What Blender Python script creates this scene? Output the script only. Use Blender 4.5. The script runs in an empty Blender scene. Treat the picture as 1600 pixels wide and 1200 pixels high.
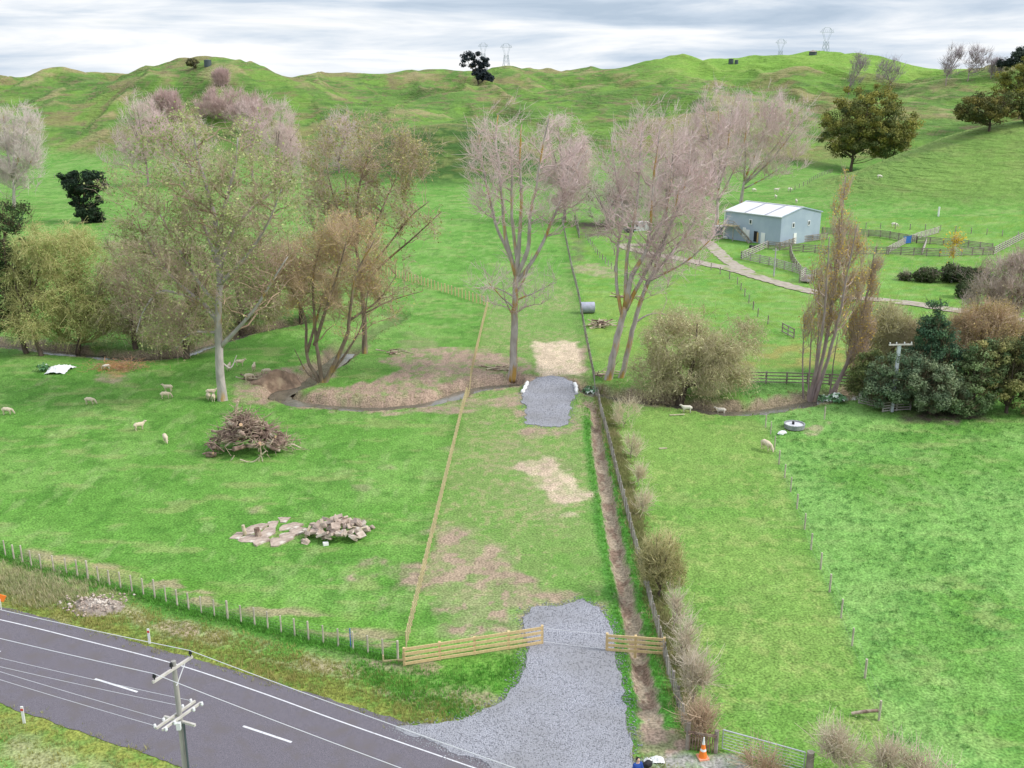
import bpy, bmesh, math, random
import numpy as np
from mathutils import Vector, Matrix

# ------------------------------------------------------------------ camera, light, sky
F = 1550.0; CAMZ = 31.0; PITCH = math.radians(16.9)
SC = bpy.context.scene
COL = SC.collection
cam_d = bpy.data.cameras.new('camera'); cam = bpy.data.objects.new('camera', cam_d); COL.objects.link(cam)
cam_d.sensor_width = 36.0; cam_d.lens = F / 1600.0 * 36.0
cam_d.clip_start = 0.5; cam_d.clip_end = 20000
cam.location = (0, 0, CAMZ); cam.rotation_euler = (math.pi / 2 - PITCH, 0, 0)
SC.camera = cam
SC.view_settings.view_transform = 'Standard'; SC.view_settings.look = 'None'
SC.view_settings.gamma = 1.0; SC.view_settings.exposure = 0.48
SUN_EL, SUN_AZ = 42.0, 98.0          # azimuth from +Y towards +X
sd = bpy.data.lights.new('sun', 'SUN'); sd.energy = 2.3; sd.angle = math.radians(15); sd.color = (1.0, 0.955, 0.89)
sun = bpy.data.objects.new('sun', sd); COL.objects.link(sun)
sun.rotation_euler = (math.radians(90 - SUN_EL), 0, math.radians(180 - SUN_AZ))
sun.location = (0, 0, 200)

def make_world():
    w = bpy.data.worlds.new('World'); SC.world = w; w.use_nodes = True
    nt = w.node_tree; nt.nodes.clear(); N = nt.nodes.new; L = nt.links.new
    out = N('ShaderNodeOutputWorld'); bg = N('ShaderNodeBackground'); bg.inputs[1].default_value = 0.1
    sky = N('ShaderNodeTexSky'); sky.sky_type = 'NISHITA'; sky.sun_disc = False
    sky.sun_elevation = math.radians(SUN_EL); sky.sun_rotation = math.radians(SUN_AZ)
    tc = N('ShaderNodeTexCoord')
    mp = N('ShaderNodeMapping'); mp.inputs['Scale'].default_value = (1, 1, 9); mp.inputs['Location'].default_value = (0.35, 0.1, 0.35)
    L(tc.outputs['Generated'], mp.inputs['Vector'])
    n1 = N('ShaderNodeTexNoise'); n1.inputs['Scale'].default_value = 4.2; n1.inputs['Detail'].default_value = 8; n1.inputs['Roughness'].default_value = 0.56
    n1.inputs['Distortion'].default_value = 0.35
    L(mp.outputs[0], n1.inputs['Vector'])
    cr = N('ShaderNodeValToRGB'); e = cr.color_ramp.elements
    k = 10.0
    cols = [(0.34, (.46, .56, .68)), (0.43, (.58, .67, .78)), (0.50, (.72, .785, .86)), (0.58, (.88, .91, .945)), (0.65, (1.0, 1.0, 1.0))]
    e[0].position = cols[0][0]; e[0].color = (*cols[0][1], 1)
    e[1].position = cols[-1][0]; e[1].color = (*cols[-1][1], 1)
    for p, c in cols[1:-1]:
        q = e.new(p); q.color = (*c, 1)
    L(n1.outputs['Fac'], cr.inputs[0])
    # an overcast sky is brighter towards the zenith
    sp = N('ShaderNodeSeparateXYZ'); L(tc.outputs['Generated'], sp.inputs[0])
    mr = N('ShaderNodeMapRange'); mr.inputs[1].default_value = 0.08; mr.inputs[2].default_value = 0.9
    mr.inputs[3].default_value = 7.7; mr.inputs[4].default_value = 12.0
    L(sp.outputs['Z'], mr.inputs[0])
    vm = N('ShaderNodeVectorMath'); vm.operation = 'SCALE'; L(cr.outputs[0], vm.inputs[0]); L(mr.outputs[0], vm.inputs['Scale'])
    n2 = N('ShaderNodeTexNoise'); n2.inputs['Scale'].default_value = 2.1; n2.inputs['Detail'].default_value = 4
    L(mp.outputs[0], n2.inputs['Vector'])
    m2 = N('ShaderNodeMapRange'); m2.inputs[1].default_value = 0.62; m2.inputs[2].default_value = 0.8; m2.inputs[3].default_value = 0.0; m2.inputs[4].default_value = 0.6
    L(n2.outputs['Fac'], m2.inputs[0])
    mx = N('ShaderNodeMix'); mx.data_type = 'RGBA'
    L(m2.outputs[0], mx.inputs['Factor']); L(vm.outputs[0], mx.inputs['A']); L(sky.outputs[0], mx.inputs['B'])
    L(mx.outputs['Result'], bg.inputs[0]); L(bg.outputs[0], out.inputs[0])
make_world()

# ------------------------------------------------------------------ numbers and helpers
RNG = np.random.default_rng(7); random.seed(7)
cp, sp_ = math.cos(PITCH), math.sin(PITCH)
def ray(u, v):
    a = (u - 800.0) / F; b = (600.0 - v) / F
    return a, cp + b * sp_, -sp_ + b * cp
def PF(u, v, z=0.0):                       # pixel of the photograph -> point of the flat valley floor
    dx, dy, dz = ray(u, v); k = (z - CAMZ) / dz
    return dx * k, dy * k
def at(u, v, y):                           # pixel -> point at forward distance y
    dx, dy, dz = ray(u, v); k = y / dy
    return np.array([dx * k, y, CAMZ + dz * k])
def pxm(x, y, z):                          # pixels per metre there
    return F / (y * cp - (z - CAMZ) * sp_)
def sstep(x, a, b):
    t = np.clip((x - a) / (b - a), 0, 1); return t * t * (3 - 2 * t)
def _h(ix, iy, s):
    h = (ix * 374761393 + iy * 668265263 + s * 982451653) & 0xffffffff
    h = ((h ^ (h >> 13)) * 1274126177) & 0xffffffff
    h = ((h ^ (h >> 16)) * 2246822519) & 0xffffffff
    return ((h ^ (h >> 15)) & 0xffffff) / float(0xffffff)
def vn(x, y, s=0):
    x = np.asarray(x, float); y = np.asarray(y, float)
    ix = np.floor(x).astype(np.int64); iy = np.floor(y).astype(np.int64)
    fx = x - ix; fy = y - iy; fx = fx * fx * (3 - 2 * fx); fy = fy * fy * (3 - 2 * fy)
    a = _h(ix, iy, s); b = _h(ix + 1, iy, s); c = _h(ix, iy + 1, s); d = _h(ix + 1, iy + 1, s)
    return (a + (b - a) * fx) * (1 - fy) + (c + (d - c) * fx) * fy
def fbm(x, y, s=0, o=4):
    r = 0; A = 1; T = 0
    for i in range(o):
        r = r + A * vn(x, y, s + i * 17); T += A; A *= .5
        x, y = 2.03 * (x * .8 - y * .6), 2.03 * (x * .6 + y * .8)
    return r / T
def segdist(x, y, pts):
    d = np.full(np.shape(x), 1e9)
    for (x0, y0), (x1, y1) in zip(pts[:-1], pts[1:]):
        ex, ey = x1 - x0, y1 - y0; L2 = ex * ex + ey * ey + 1e-9
        t = np.clip(((x - x0) * ex + (y - y0) * ey) / L2, 0, 1)
        d = np.minimum(d, np.hypot(x - x0 - t * ex, y - y0 - t * ey))
    return d
def inside(x, y, pts):
    r = np.zeros(np.shape(x), bool); n = len(pts)
    for i in range(n):
        x0, y0 = pts[i]; x1, y1 = pts[(i + 1) % n]
        if y0 == y1: continue
        c = ((y0 > y) != (y1 > y)) & (x < (x1 - x0) * (y - y0) / (y1 - y0) + x0)
        r ^= c
    return r
def smooth_line(pts, n=8):                 # Catmull-Rom through 2D/3D points
    p = [np.array(q, float) for q in pts]; p = [2 * p[0] - p[1]] + p + [2 * p[-1] - p[-2]]; out = []
    for i in range(1, len(p) - 2):
        for k in range(n):
            t = k / n
            out.append(.5 * (2 * p[i] + (p[i + 1] - p[i - 1]) * t + (2 * p[i - 1] - 5 * p[i] + 4 * p[i + 1] - p[i + 2]) * t * t + (3 * p[i] - p[i - 1] - 3 * p[i + 1] + p[i + 2]) * t ** 3))
    out.append(p[-2]); return np.array(out)

# ------------------------------------------------------------------ the lie of the land
CREEK = smooth_line([PF(u, v, -.8) for u, v in [(-260, 540), (-60, 541), (0, 542), (60, 548), (150, 558), (240, 563), (290, 556), (330, 541), (400, 521), (480, 508), (560, 499), (605, 494), (618, 503), (585, 520), (545, 548),
    (512, 575), (484, 598), (436, 616), (470, 632), (590, 640), (680, 630), (735, 611), (800, 603), (860, 606), (905, 612), (955, 624), (1045, 635), (1120, 646), (1180, 645), (1235, 637), (1300, 625), (1400, 614), (1500, 606), (1660, 596), (1900, 590)]], 6)
DITCH = smooth_line([PF(*p) for p in [(915, 628), (930, 640), (934, 690), (946, 760), (960, 840), (976, 920), (992, 990), (1005, 1060), (1016, 1115), (1020, 1150)]], 6)
LAY = [
 (60, {0: None}), (200, {0: None}),
 (235, {-700: None, 1200: None, 1300: 343, 1400: 340, 1500: 338, 1600: 335, 1800: 330, 2300: 320}),
 (300, {-700: 299, 0: 299, 550: 298, 700: 291, 850: 293, 1000: 296, 1100: 292, 1200: 290, 1280: 286, 1335: 270, 1400: 242, 1480: 212, 1560: 196, 1600: 193, 1700: 183, 2000: 165, 2300: 160}),
 (350, {-700: 275, 0: 275, 450: 271, 550: 250, 610: 214, 680: 194, 750: 197, 800: 222, 840: 250, 880: 264, 950: 262, 1050: 255, 1150: 250, 1250: 262, 1340: 276, 1400: 274, 1480: 262, 1560: 250, 1600: 246, 2000: 220, 2300: 215}),
 (410, {-700: 250, 0: 258, 100: 256, 180: 240, 300: 228, 400: 225, 500: 222, 580: 214, 640: 210, 700: 205, 760: 206, 830: 226, 880: 240, 950: 226, 1000: 218, 1100: 208, 1200: 212, 1300: 228, 1400: 224, 1500: 206, 1600: 188, 2000: 175, 2300: 170}),
 (480, {-700: 190, 0: 200, 100: 205, 200: 190, 300: 172, 400: 165, 500: 185, 600: 182, 640: 188, 700: 199, 760: 200, 850: 192, 900: 190, 1000: 176, 1100: 178, 1200: 180, 1300: 178, 1400: 172, 1500: 165, 1600: 148, 2000: 135, 2300: 130}),
 (560, {-700: 150, 0: 165, 100: 158, 180: 135, 209: 116, 250: 108, 293: 102, 325: 99, 337: 99, 371: 107, 439: 124, 480: 138, 520: 160, 600: 168, 680: 140, 700: 133, 730: 142, 800: 166, 850: 161, 900: 156, 1000: 142, 1060: 132, 1100: 138, 1140: 146, 1200: 146, 1240: 128, 1300: 140, 1400: 145, 1500: 128, 1600: 112, 2000: 100, 2300: 100}),
 (650, {-700: 130, 0: 140, 67: 124, 111: 121, 182: 120, 250: 119, 325: 114, 400: 122, 480: 130, 520: 140, 600: 150, 700: 152, 760: 140, 850: 158, 920: 152, 1000: 142, 1060: 138, 1100: 142, 1200: 126, 1250: 118, 1300: 124, 1400: 130, 1500: 122, 1600: 115, 2000: 110, 2300: 110}),
 (760, {-700: 112, 0: 121, 50: 129, 111: 126, 200: 124, 325: 120, 439: 121, 472: 124, 540: 120, 587: 118, 638: 112, 722: 110, 810: 109, 857: 117, 908: 116, 976: 101, 1060: 88, 1107: 97, 1171: 98, 1229: 86, 1276: 84, 1330: 87, 1370: 91, 1431: 104, 1465: 109, 1500: 114, 1600: 118, 2000: 112, 2300: 112}),
 (900, {-700: 125, 0: 136, 50: 141, 472: 137, 638: 128, 810: 126, 908: 131, 1060: 112, 1107: 116, 1276: 104, 1370: 108, 1500: 128, 1600: 130, 2300: 128}),
 (1400, {-700: 138, 2300: 138}), (2600, {-700: 137, 2300: 137}), (9000, {-700: 131, 2300: 131})]
LY = np.array([l[0] for l in LAY], float)
TT = np.linspace(-1.1, 1.1, 1101)
LZ = []
for y, dct in LAY:
    us = sorted(dct); ts = []; zs = []
    for u in us:
        vv = dct[u]
        if vv is None:
            dx, dy, dz = ray(u, 400); ts.append(dx / dy); zs.append(0.0)
        else:
            dx, dy, dz = ray(u, vv); ts.append(dx / dy); zs.append(max(CAMZ + dz * y / dy, 0.0))
    z = np.interp(TT, ts, zs)
    kk = np.exp(-.5 * (np.arange(-18, 19) / 6.0) ** 2); kk /= kk.sum()
    LZ.append(np.convolve(np.pad(z, 18, 'edge'), kk, 'valid'))
LZ = np.array(LZ)
# monotone cubic slopes along y
_h_ = np.diff(LY)[:, None]; _d = np.diff(LZ, axis=0) / _h_
LS = np.zeros_like(LZ)
for i in range(1, len(LY) - 1):
    a, b = _d[i - 1], _d[i]
    LS[i] = np.where(a * b > 0, 2 * a * b / np.where(a + b == 0, 1, a + b), 0)
def base_h(x, y):
    yy = np.clip(y, 60, 8999); t = np.clip(x / yy, -1.09, 1.09)
    f = (t - TT[0]) / (TT[1] - TT[0]); j = f.astype(int); f = f - j
    i = np.clip(np.searchsorted(LY, yy, 'right') - 1, 0, len(LY) - 2)
    def g(A, k): return A[k, j] * (1 - f) + A[k, j + 1] * f
    h = LY[i + 1] - LY[i]; s = (yy - LY[i]) / h
    z0, z1, m0, m1 = g(LZ, i), g(LZ, i + 1), g(LS, i) * h, g(LS, i + 1) * h
    return (2 * s**3 - 3 * s**2 + 1) * z0 + (s**3 - 2 * s**2 + s) * m0 + (-2 * s**3 + 3 * s**2) * z1 + (s**3 - s**2) * m1
VERGE_FENCE = [PF(*p) for p in [(-200, 800), (-80, 838), (0, 866), (60, 890), (110, 897), (170, 915), (240, 935), (300, 955), (400, 978), (480, 1000), (540, 1012), (622, 1032)]]
NEWFENCE = [PF(635, 1012), PF(762, 478)]
OLDF = [PF(*p) for p in [(1075, 1160), (1045, 1060), (1015, 945), (985, 830), (960, 730), (940, 650), (930, 600), (915, 530), (905, 470), (893, 420), (885, 380), (878, 345)]]
ELEC = [PF(*p) for p in [(1196, 668), (1204, 678), (1210, 702), (1217, 725), (1226, 746), (1235, 769), (1245, 795), (1257, 827), (1267, 859), (1282, 889), (1296, 925), (1314, 965), (1331, 1009), (1351, 1060), (1373, 1126)]]
def sidex(y, line):                         # x of a polyline at forward distance y
    p = sorted(line, key=lambda q: q[1]); return np.interp(y, [q[1] for q in p], [q[0] for q in p])
PADX = (PF(815, 610)[0], PF(908, 610)[0])
KN = PF(800, 600)
def H(x, y):
    x = np.asarray(x, float); y = np.asarray(y, float)
    z = base_h(x, y)
    k = sstep(z, 1.0, 14.0) * (1 - sstep(y, 900, 1300))
    rid = 1 - np.abs(2 * fbm(x / 46 + 3, y / 60, 5, 3) - 1) * 2
    wx = x + 22 * (fbm(x / 40, y / 40, 61, 2) - .5); sp2 = 1 - np.abs(2 * vn(wx / 34 + y / 160, y / 95, 62) - 1)
    z = z + k * (5.0 * (fbm(x / 60, y / 60, 11, 3) - .5) + (9.5 * (sp2 - .5) + 4.0 * (1 - np.abs(2 * vn(wx / 15 + y / 90, y / 55, 63) - 1) - .5)) * sstep(y, 330, 430) * (1 - .55 * sstep(y, 640, 740)) * (1 - .7 * sstep(x, 150, 190) * (1 - sstep(y, 500, 560))) - 2.0 * (rid - .55) * sstep(y, 320, 420) + 1.6 * (fbm(x / 14, y / 14, 23, 3) - .5))
    z = z + (fbm(x / 9, y / 9, 31, 2) - .5) * .22 * sstep(y, 72, 95)
    pd = (y > 38) & (y < 104)
    if np.any(pd):
        xs, ys = x[pd] if x.shape else x, y[pd] if y.shape else y
        right = sstep(xs - sidex(ys, OLDF), .8, 2.5) * (ys > 41); left = sstep(sidex(ys, NEWFENCE) - xs, .5, 2) * sstep(ys - np.interp(xs, [p[0] for p in VERGE_FENCE], [p[1] for p in VERGE_FENCE]), 0, 1.5)
        rr_ = right * sstep(xs - sidex(ys, ELEC), -.5, 1)
        b = fbm(xs / .5, ys / .5, 120, 4)
        c = (b - .5) * (.16 * right + .16 * rr_ * sstep(fbm(xs / 6, ys / 6, 121, 3), .35, .6) + .14 * left)
        if x.shape: z[pd] += c
        else: z = z + c
    near = (y > 70) & (y < 190)
    if np.any(near):
        xs, ys = x[near] if x.shape else x, y[near] if y.shape else y
        w = (fbm(xs / 2.2, ys / 2.2, 41, 3) - .5) * 1.6
        d = segdist(xs, ys, CREEK) + w * .7
        c = -1.35 * (1 - sstep(d, .7, 2.3)) - .18 * (1 - sstep(d, 2.5, 7))
        pad = sstep(xs, PADX[0] - .6, PADX[0] + .5) * (1 - sstep(xs, PADX[1] - .5, PADX[1] + .6)) * (ys > 90) * (ys < 112)
        c = c * (1 - pad) * (1 - .55 * sstep(ys, 117, 121) * sstep(xs, -30, -27))
        if x.shape: z[near] += c
        else: z = z + c
    n2 = (y > 38) & (y < 100) & (x > 3) & (x < 16)
    if np.any(n2):
        xs, ys = x[n2] if x.shape else x, y[n2] if y.shape else y
        d = segdist(xs, ys, DITCH) + (fbm(xs / .8, ys / .8, 43, 3) - .5) * .5
        c = -.5 * (1 - sstep(d, .2, .75)) * sstep(ys, 42, 46)
        if x.shape: z[n2] += c
        else: z = z + c
    return z
def Hs(x, y): return float(H(np.array([x]), np.array([y]))[0])
_Y = np.geomspace(30, 1600, 1800)
def P(u, v):                                # pixel -> point on the modelled ground
    dx, dy, dz = ray(u, v); k = _Y / dy; X = dx * k; Z = CAMZ + dz * k
    g = Z - H(X, _Y); i = np.argmax(g < 0)
    if g[i] >= 0: return np.array([X[-1], _Y[-1], Z[-1]])
    if i == 0: return np.array([X[0], _Y[0], 0.])
    f = g[i - 1] / (g[i - 1] - g[i]); y = _Y[i - 1] + f * (_Y[i] - _Y[i - 1]); x = dx / dy * y
    return np.array([x, y, Hs(x, y)])

# ------------------------------------------------------------------ object helpers
def tag(o, label=None, cat=None, group=None, kind=None):
    if label: o['label'] = label
    if cat: o['category'] = cat
    if group: o['group'] = group
    if kind: o['kind'] = kind
    return o
def empty(name, loc, rz=0, **k):
    o = bpy.data.objects.new(name, None); COL.objects.link(o); o.location = tuple(map(float, loc)); o.rotation_euler = (0, 0, rz)
    o.empty_display_size = .3
    return tag(o, **k)
def npmesh(name, V, Q, mat=None, cols=None, smooth=False, parent=None):
    V = np.asarray(V, np.float32); Q = np.asarray(Q, np.int32)
    me = bpy.data.meshes.new(name); n = Q.shape[1]
    me.vertices.add(len(V)); me.vertices.foreach_set('co', V.ravel())
    me.loops.add(Q.size); me.loops.foreach_set('vertex_index', Q.ravel())
    me.polygons.add(len(Q)); me.polygons.foreach_set('loop_start', np.arange(0, Q.size, n, dtype=np.int32))
    if smooth: me.polygons.foreach_set('use_smooth', np.ones(len(Q), bool))
    if cols is not None:
        a = me.color_attributes.new('Col', 'FLOAT_COLOR', 'POINT')
        c = np.ones((len(V), 4), np.float32); c[:, :3] = cols; a.data.foreach_set('color', c.ravel())
    me.update(calc_edges=True)
    if mat: me.materials.append(mat)
    o = bpy.data.objects.new(name, me); COL.objects.link(o)
    if parent: o.parent = parent
    return o
class MB:
    """collects pieces and links them as one mesh object"""
    def __init__(s): s.v = []; s.f = []; s.n = 0
    def add(s, V, Fs):
        s.v.append(np.asarray(V, float)); s.f += [[i + s.n for i in f] for f in Fs]; s.n += len(V); return s
    def box(s, c, size, R=None, rz=0.0):
        sx, sy, sz = [q / 2 for q in size]
        V = np.array([[x, y, z] for z in (-sz, sz) for y in (-sy, sy) for x in (-sx, sx)])
        if R is not None: V = V @ np.array(R).T
        elif rz: V = V @ np.array(Matrix.Rotation(rz, 3, 'Z')).T
        return s.add(V + np.array(c, float), [(0, 2, 3, 1), (4, 5, 7, 6), (0, 1, 5, 4), (1, 3, 7, 5), (3, 2, 6, 7), (2, 0, 4, 6)])
    def bar(s, a, b, w, h, up=(0, 0, 1)):   # a board from a to b, w across, h high
        a = np.array(a, float); b = np.array(b, float); d = b - a; L = np.linalg.norm(d); d /= L
        x = np.cross(d, up); x /= np.linalg.norm(x) + 1e-9; z = np.cross(x, d)
        return s.box((a + b) / 2, (w, L, h), R=np.stack([x, d, z], 1))
    def tube(s, pts, rad, n=8, cap=True):
        p = np.array(pts, float); m = len(p); r = np.broadcast_to(np.asarray(rad, float), (m,))
        d = np.gradient(p, axis=0); d /= np.linalg.norm(d, axis=1)[:, None] + 1e-9
        a = np.cross(d, [0.03, 1, .07]); a /= np.linalg.norm(a, axis=1)[:, None] + 1e-9; b = np.cross(d, a)
        th = np.arange(n) * 2 * math.pi / n
        V = (p[:, None] + r[:, None, None] * (np.cos(th)[None, :, None] * a[:, None] + np.sin(th)[None, :, None] * b[:, None])).reshape(-1, 3)
        Fs = [(i * n + k, i * n + (k + 1) % n, (i + 1) * n + (k + 1) % n, (i + 1) * n + k) for i in range(m - 1) for k in range(n)]
        if cap: Fs += [tuple(range(n))[::-1], tuple(range((m - 1) * n, m * n))]
        return s.add(V, Fs)
    def rock(s, c, r, seed=0, sub=1, flat=1.0):
        bm = bmesh.new(); bmesh.ops.create_icosphere(bm, subdivisions=sub, radius=1)
        V = np.array([v.co[:] for v in bm.verts]); Fs = [[v.index for v in f.verts] for f in bm.faces]; bm.free()
        k = 1 + .5 * (vn(V[:, 0] * 1.7 + seed * 3.1, V[:, 1] * 1.7 + V[:, 2] * 2.3 + seed, 5) - .5) * 1.4
        V = V * k[:, None] * np.array(r)
        A = np.array(Matrix.Rotation(seed * 1.7, 3, 'Z') @ Matrix.Rotation(seed * .9, 3, 'X') if flat == 1.0 else Matrix.Rotation(seed * 1.7, 3, 'Z'))
        return s.add(V @ A.T + np.array(c, float), Fs)
    def build(s, name, mat, parent=None, smooth=False):
        me = bpy.data.meshes.new(name); me.from_pydata(np.concatenate(s.v).tolist(), [], s.f)
        bm = bmesh.new(); bm.from_mesh(me); bmesh.ops.recalc_face_normals(bm, faces=bm.faces); bm.to_mesh(me); bm.free()
        if smooth: me.polygons.foreach_set('use_smooth', np.ones(len(me.polygons), bool))
        me.materials.append(mat)
        o = bpy.data.objects.new(name, me); COL.objects.link(o)
        if parent: o.parent = parent
        return o
def copy_tree(o, parent=None):
    c = o.copy(); COL.objects.link(c)
    if parent: c.parent = parent
    for ch in [k for k in COL.objects if k.parent == o]: copy_tree(ch, c)
    return c

def mat(name, c1, c2=None, scale=3.0, rough=.85, bump=0.0, bscale=None, detail=6, lo=.4, hi=.6, stretch=(1, 1, 1), attr=False, spec=.3, metal=0.0, c3s=.37, c3w=.05, c3=None, c3lo=.62, trans=0.0, objco=True):
    m = bpy.data.materials.new(name); m.use_nodes = True; nt = m.node_tree; N = nt.nodes.new; L = nt.links.new
    b = nt.nodes['Principled BSDF']; b.inputs['Roughness'].default_value = rough; b.inputs['Metallic'].default_value = metal
    b.inputs['Specular IOR Level'].default_value = spec
    tc = N('ShaderNodeTexCoord'); mp = N('ShaderNodeMapping'); mp.inputs['Scale'].default_value = stretch
    L(tc.outputs['Object'], mp.inputs[0]); 
    src = None
    if attr:
        at_ = N('ShaderNodeVertexColor'); at_.layer_name = 'Col'; src = at_.outputs[0]
    if c2 is not None:
        n = N('ShaderNodeTexNoise'); n.inputs['Scale'].default_value = scale; n.inputs['Detail'].default_value = detail
        L(mp.outputs[0], n.inputs['Vector'])
        mr = N('ShaderNodeMapRange'); mr.inputs[1].default_value = lo; mr.inputs[2].default_value = hi; L(n.outputs['Fac'], mr.inputs[0])
        mx = N('ShaderNodeMix'); mx.data_type = 'RGBA'; L(mr.outputs[0], mx.inputs['Factor'])
        mx.inputs['A'].default_value = (*c1, 1); mx.inputs['B'].default_value = (*c2, 1)
        o = mx.outputs['Result']
        if c3 is not None:
            n3 = N('ShaderNodeTexNoise'); n3.inputs['Scale'].default_value = scale * c3s; n3.inputs['Detail'].default_value = 5
            L(mp.outputs[0], n3.inputs['Vector'])
            m3 = N('ShaderNodeMapRange'); m3.inputs[1].default_value = c3lo - c3w; m3.inputs[2].default_value = c3lo + c3w; L(n3.outputs['Fac'], m3.inputs[0])
            x3 = N('ShaderNodeMix'); x3.data_type = 'RGBA'; L(m3.outputs[0], x3.inputs['Factor']); L(o, x3.inputs['A']); x3.inputs['B'].default_value = (*c3, 1)
            o = x3.outputs['Result']
        if src:
            mm = N('ShaderNodeMix'); mm.data_type = 'RGBA'; mm.blend_type = 'MULTIPLY'; mm.inputs['Factor'].default_value = 1
            L(src, mm.inputs['A']); L(o, mm.inputs['B']); o = mm.outputs['Result']
        L(o, b.inputs['Base Color'])
    elif src: L(src, b.inputs['Base Color'])
    else: b.inputs['Base Color'].default_value = (*c1, 1)
    if bump:
        nb = N('ShaderNodeTexNoise'); nb.inputs['Scale'].default_value = bscale or scale * 3; nb.inputs['Detail'].default_value = 5
        L(mp.outputs[0], nb.inputs['Vector']); bp = N('ShaderNodeBump'); bp.inputs['Strength'].default_value = 1.0; bp.inputs['Distance'].default_value = bump
        L(nb.outputs['Fac'], bp.inputs['Height']); L(bp.outputs[0], b.inputs['Normal'])
    if trans:
        tr = N('ShaderNodeBsdfTranslucent'); ms = N('ShaderNodeMixShader'); ms.inputs[0].default_value = trans
        lk = b.inputs['Base Color'].links
        if lk: L(lk[0].from_socket, tr.inputs[0])
        else: tr.inputs[0].default_value = (*c1, 1)
        out = nt.nodes['Material Output']; L(b.outputs[0], ms.inputs[1]); L(tr.outputs[0], ms.inputs[2]); L(ms.outputs[0], out.inputs[0])
    return m

# ------------------------------------------------------------------ ground
def pxpoly(l): return [PF(*q) for q in l]
PATCH = [  # outline, colour, strength, edge softness m, raggedness m
 ('dirt', [(600, 560), (640, 545), (700, 540), (760, 546), (800, 556), (835, 575), (850, 602), (815, 602), (780, 603), (740, 612), (700, 626), (650, 636), (560, 641), (480, 636), (428, 622), (470, 607), (520, 600), (585, 592), (606, 577)], .97, .9, 2.2),
 ('pale', [(832, 533), (908, 533), (914, 586), (836, 588), (840, 560)], 1.0, .5, 1.0),
 ('dirt', [(908, 533), (918, 540), (916, 588), (905, 590)], .8, .5, .8),
 ('dirt', [(352, 612), (385, 588), (440, 572), (462, 572), (486, 588), (440, 612), (425, 640), (380, 632)], .95, 1.0, 1.6),
 ('dirt', [(600, 645), (740, 622), (820, 612), (815, 668), (893, 670), (897, 650), (906, 620), (940, 624), (950, 650), (930, 655), (925, 636), (905, 660), (900, 682), (800, 680), (800, 640), (700, 645)], .85, .9, 1.6),
 ('pale', [(812, 716), (832, 712), (842, 698), (866, 715), (872, 735), (902, 738), (912, 770), (905, 805), (870, 803), (848, 775), (830, 752), (806, 742)], .95, .7, 2.0),
 ('dirt', [(790, 690), (860, 690), (915, 730), (925, 800), (880, 830), (820, 790), (780, 740)], .35, 3, 3.0),
 ('red', [(545, 900), (570, 880), (640, 868), (660, 840), (700, 830), (760, 822), (800, 850), (815, 890), (890, 932), (885, 946), (830, 950), (815, 980), (760, 992), (700, 996), (690, 950), (640, 930), (565, 915)], .97, 1.6, 3.2),
 ('dirt', [(660, 840), (690, 812), (790, 815), (800, 830), (720, 850), (670, 870)], .5, 1.0, 2.2),
 ('red', [(808, 940), (895, 928), (950, 940), (960, 955), (820, 990)], .7, 1.0, 1.2),
 ('dirt', [(985, 1130), (1010, 1128), (1060, 1150), (1075, 1165), (1040, 1190), (1000, 1175), (985, 1160)], .9, .4, .8),
 ('stone', [(1010, 1186), (1060, 1180), (1170, 1186), (1200, 1210), (1100, 1300), (985, 1300), (985, 1200)], .85, .5, 1.2),
 ('dirt', [(108, 945), (140, 935), (190, 938), (165, 962), (120, 962)], .9, .4, 1.2),
 ('dirt', [(240, 978), (290, 968), (350, 985), (345, 1003), (290, 1000)], .6, .6, 1.6),
 ('dirt', [(640, 1078), (720, 1075), (790, 1090), (760, 1120), (700, 1105), (650, 1095)], .6, .7, 1.6),
 ('dirt', [(550, 1018), (640, 1035), (650, 1055), (600, 1060), (545, 1040)], .55, .7, 1.4),
 ('dark', [(902, 347), (955, 347), (958, 368), (908, 371)], .95, 1.2, 1.5),
 ('dark', [(893, 372), (912, 372), (916, 402), (896, 412)], .55, 1.2, 2.2),
 ('dirt', [(896, 412), (935, 412), (965, 422), (962, 432), (900, 430)], .6, 2.0, 3.2),
 ('dirt', [(1075, 395), (1108, 395), (1105, 404), (1080, 402)], .5, 2, 2.2),
 ('dirt', [(140, 595), (165, 583), (195, 588), (205, 604), (180, 602)], .7, .8, 1.8),
 ('dirt', [(22, 612), (50, 600), (80, 585), (82, 592), (50, 608)], .45, .8, 1.4),
 ('orange', [(165, 560), (195, 562), (212, 578), (180, 590), (168, 580)], .7, .8, 1.8),
 ('dark', [(1395, 645), (1450, 640), (1540, 645), (1545, 658), (1470, 662), (1410, 660)], .85, .9, 1.6),  # dirt under the right-hand bushes, their shadow painted into its colour
 ('dirt', [(1256, 672), (1290, 660), (1320, 655), (1290, 668), (1262, 682)], .6, .5, 1.0),
 ('dirt', [(640, 520), (700, 540), (640, 555), (610, 548)], .3, 1, 2),
]
for q in [(395, 800, 8), (560, 760, 10), (520, 880, 12), (190, 800, 9), (600, 730, 8), (870, 640, 10), (1385, 880, 5), (300, 650, 5), (700, 700, 10), (760, 660, 9)]:
    u, v, r = q
    PATCH.append(('dirt', [(u - 2 * r, v), (u - r, v - r * .4), (u + r, v - r * .5), (u + 2.2 * r, v + .2 * r), (u, v + r * .5)], .45, .6, 1.4))
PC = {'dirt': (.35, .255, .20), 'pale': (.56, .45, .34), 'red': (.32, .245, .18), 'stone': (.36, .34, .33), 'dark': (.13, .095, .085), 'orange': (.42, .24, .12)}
ROADC = smooth_line([PF(u, v) for u, v in [(-700, 905), (-330, 952), (-150, 981), (0, 1019), (186, 1073), (424, 1150), (640, 1225), (900, 1325), (1300, 1490)]], 10)
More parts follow.
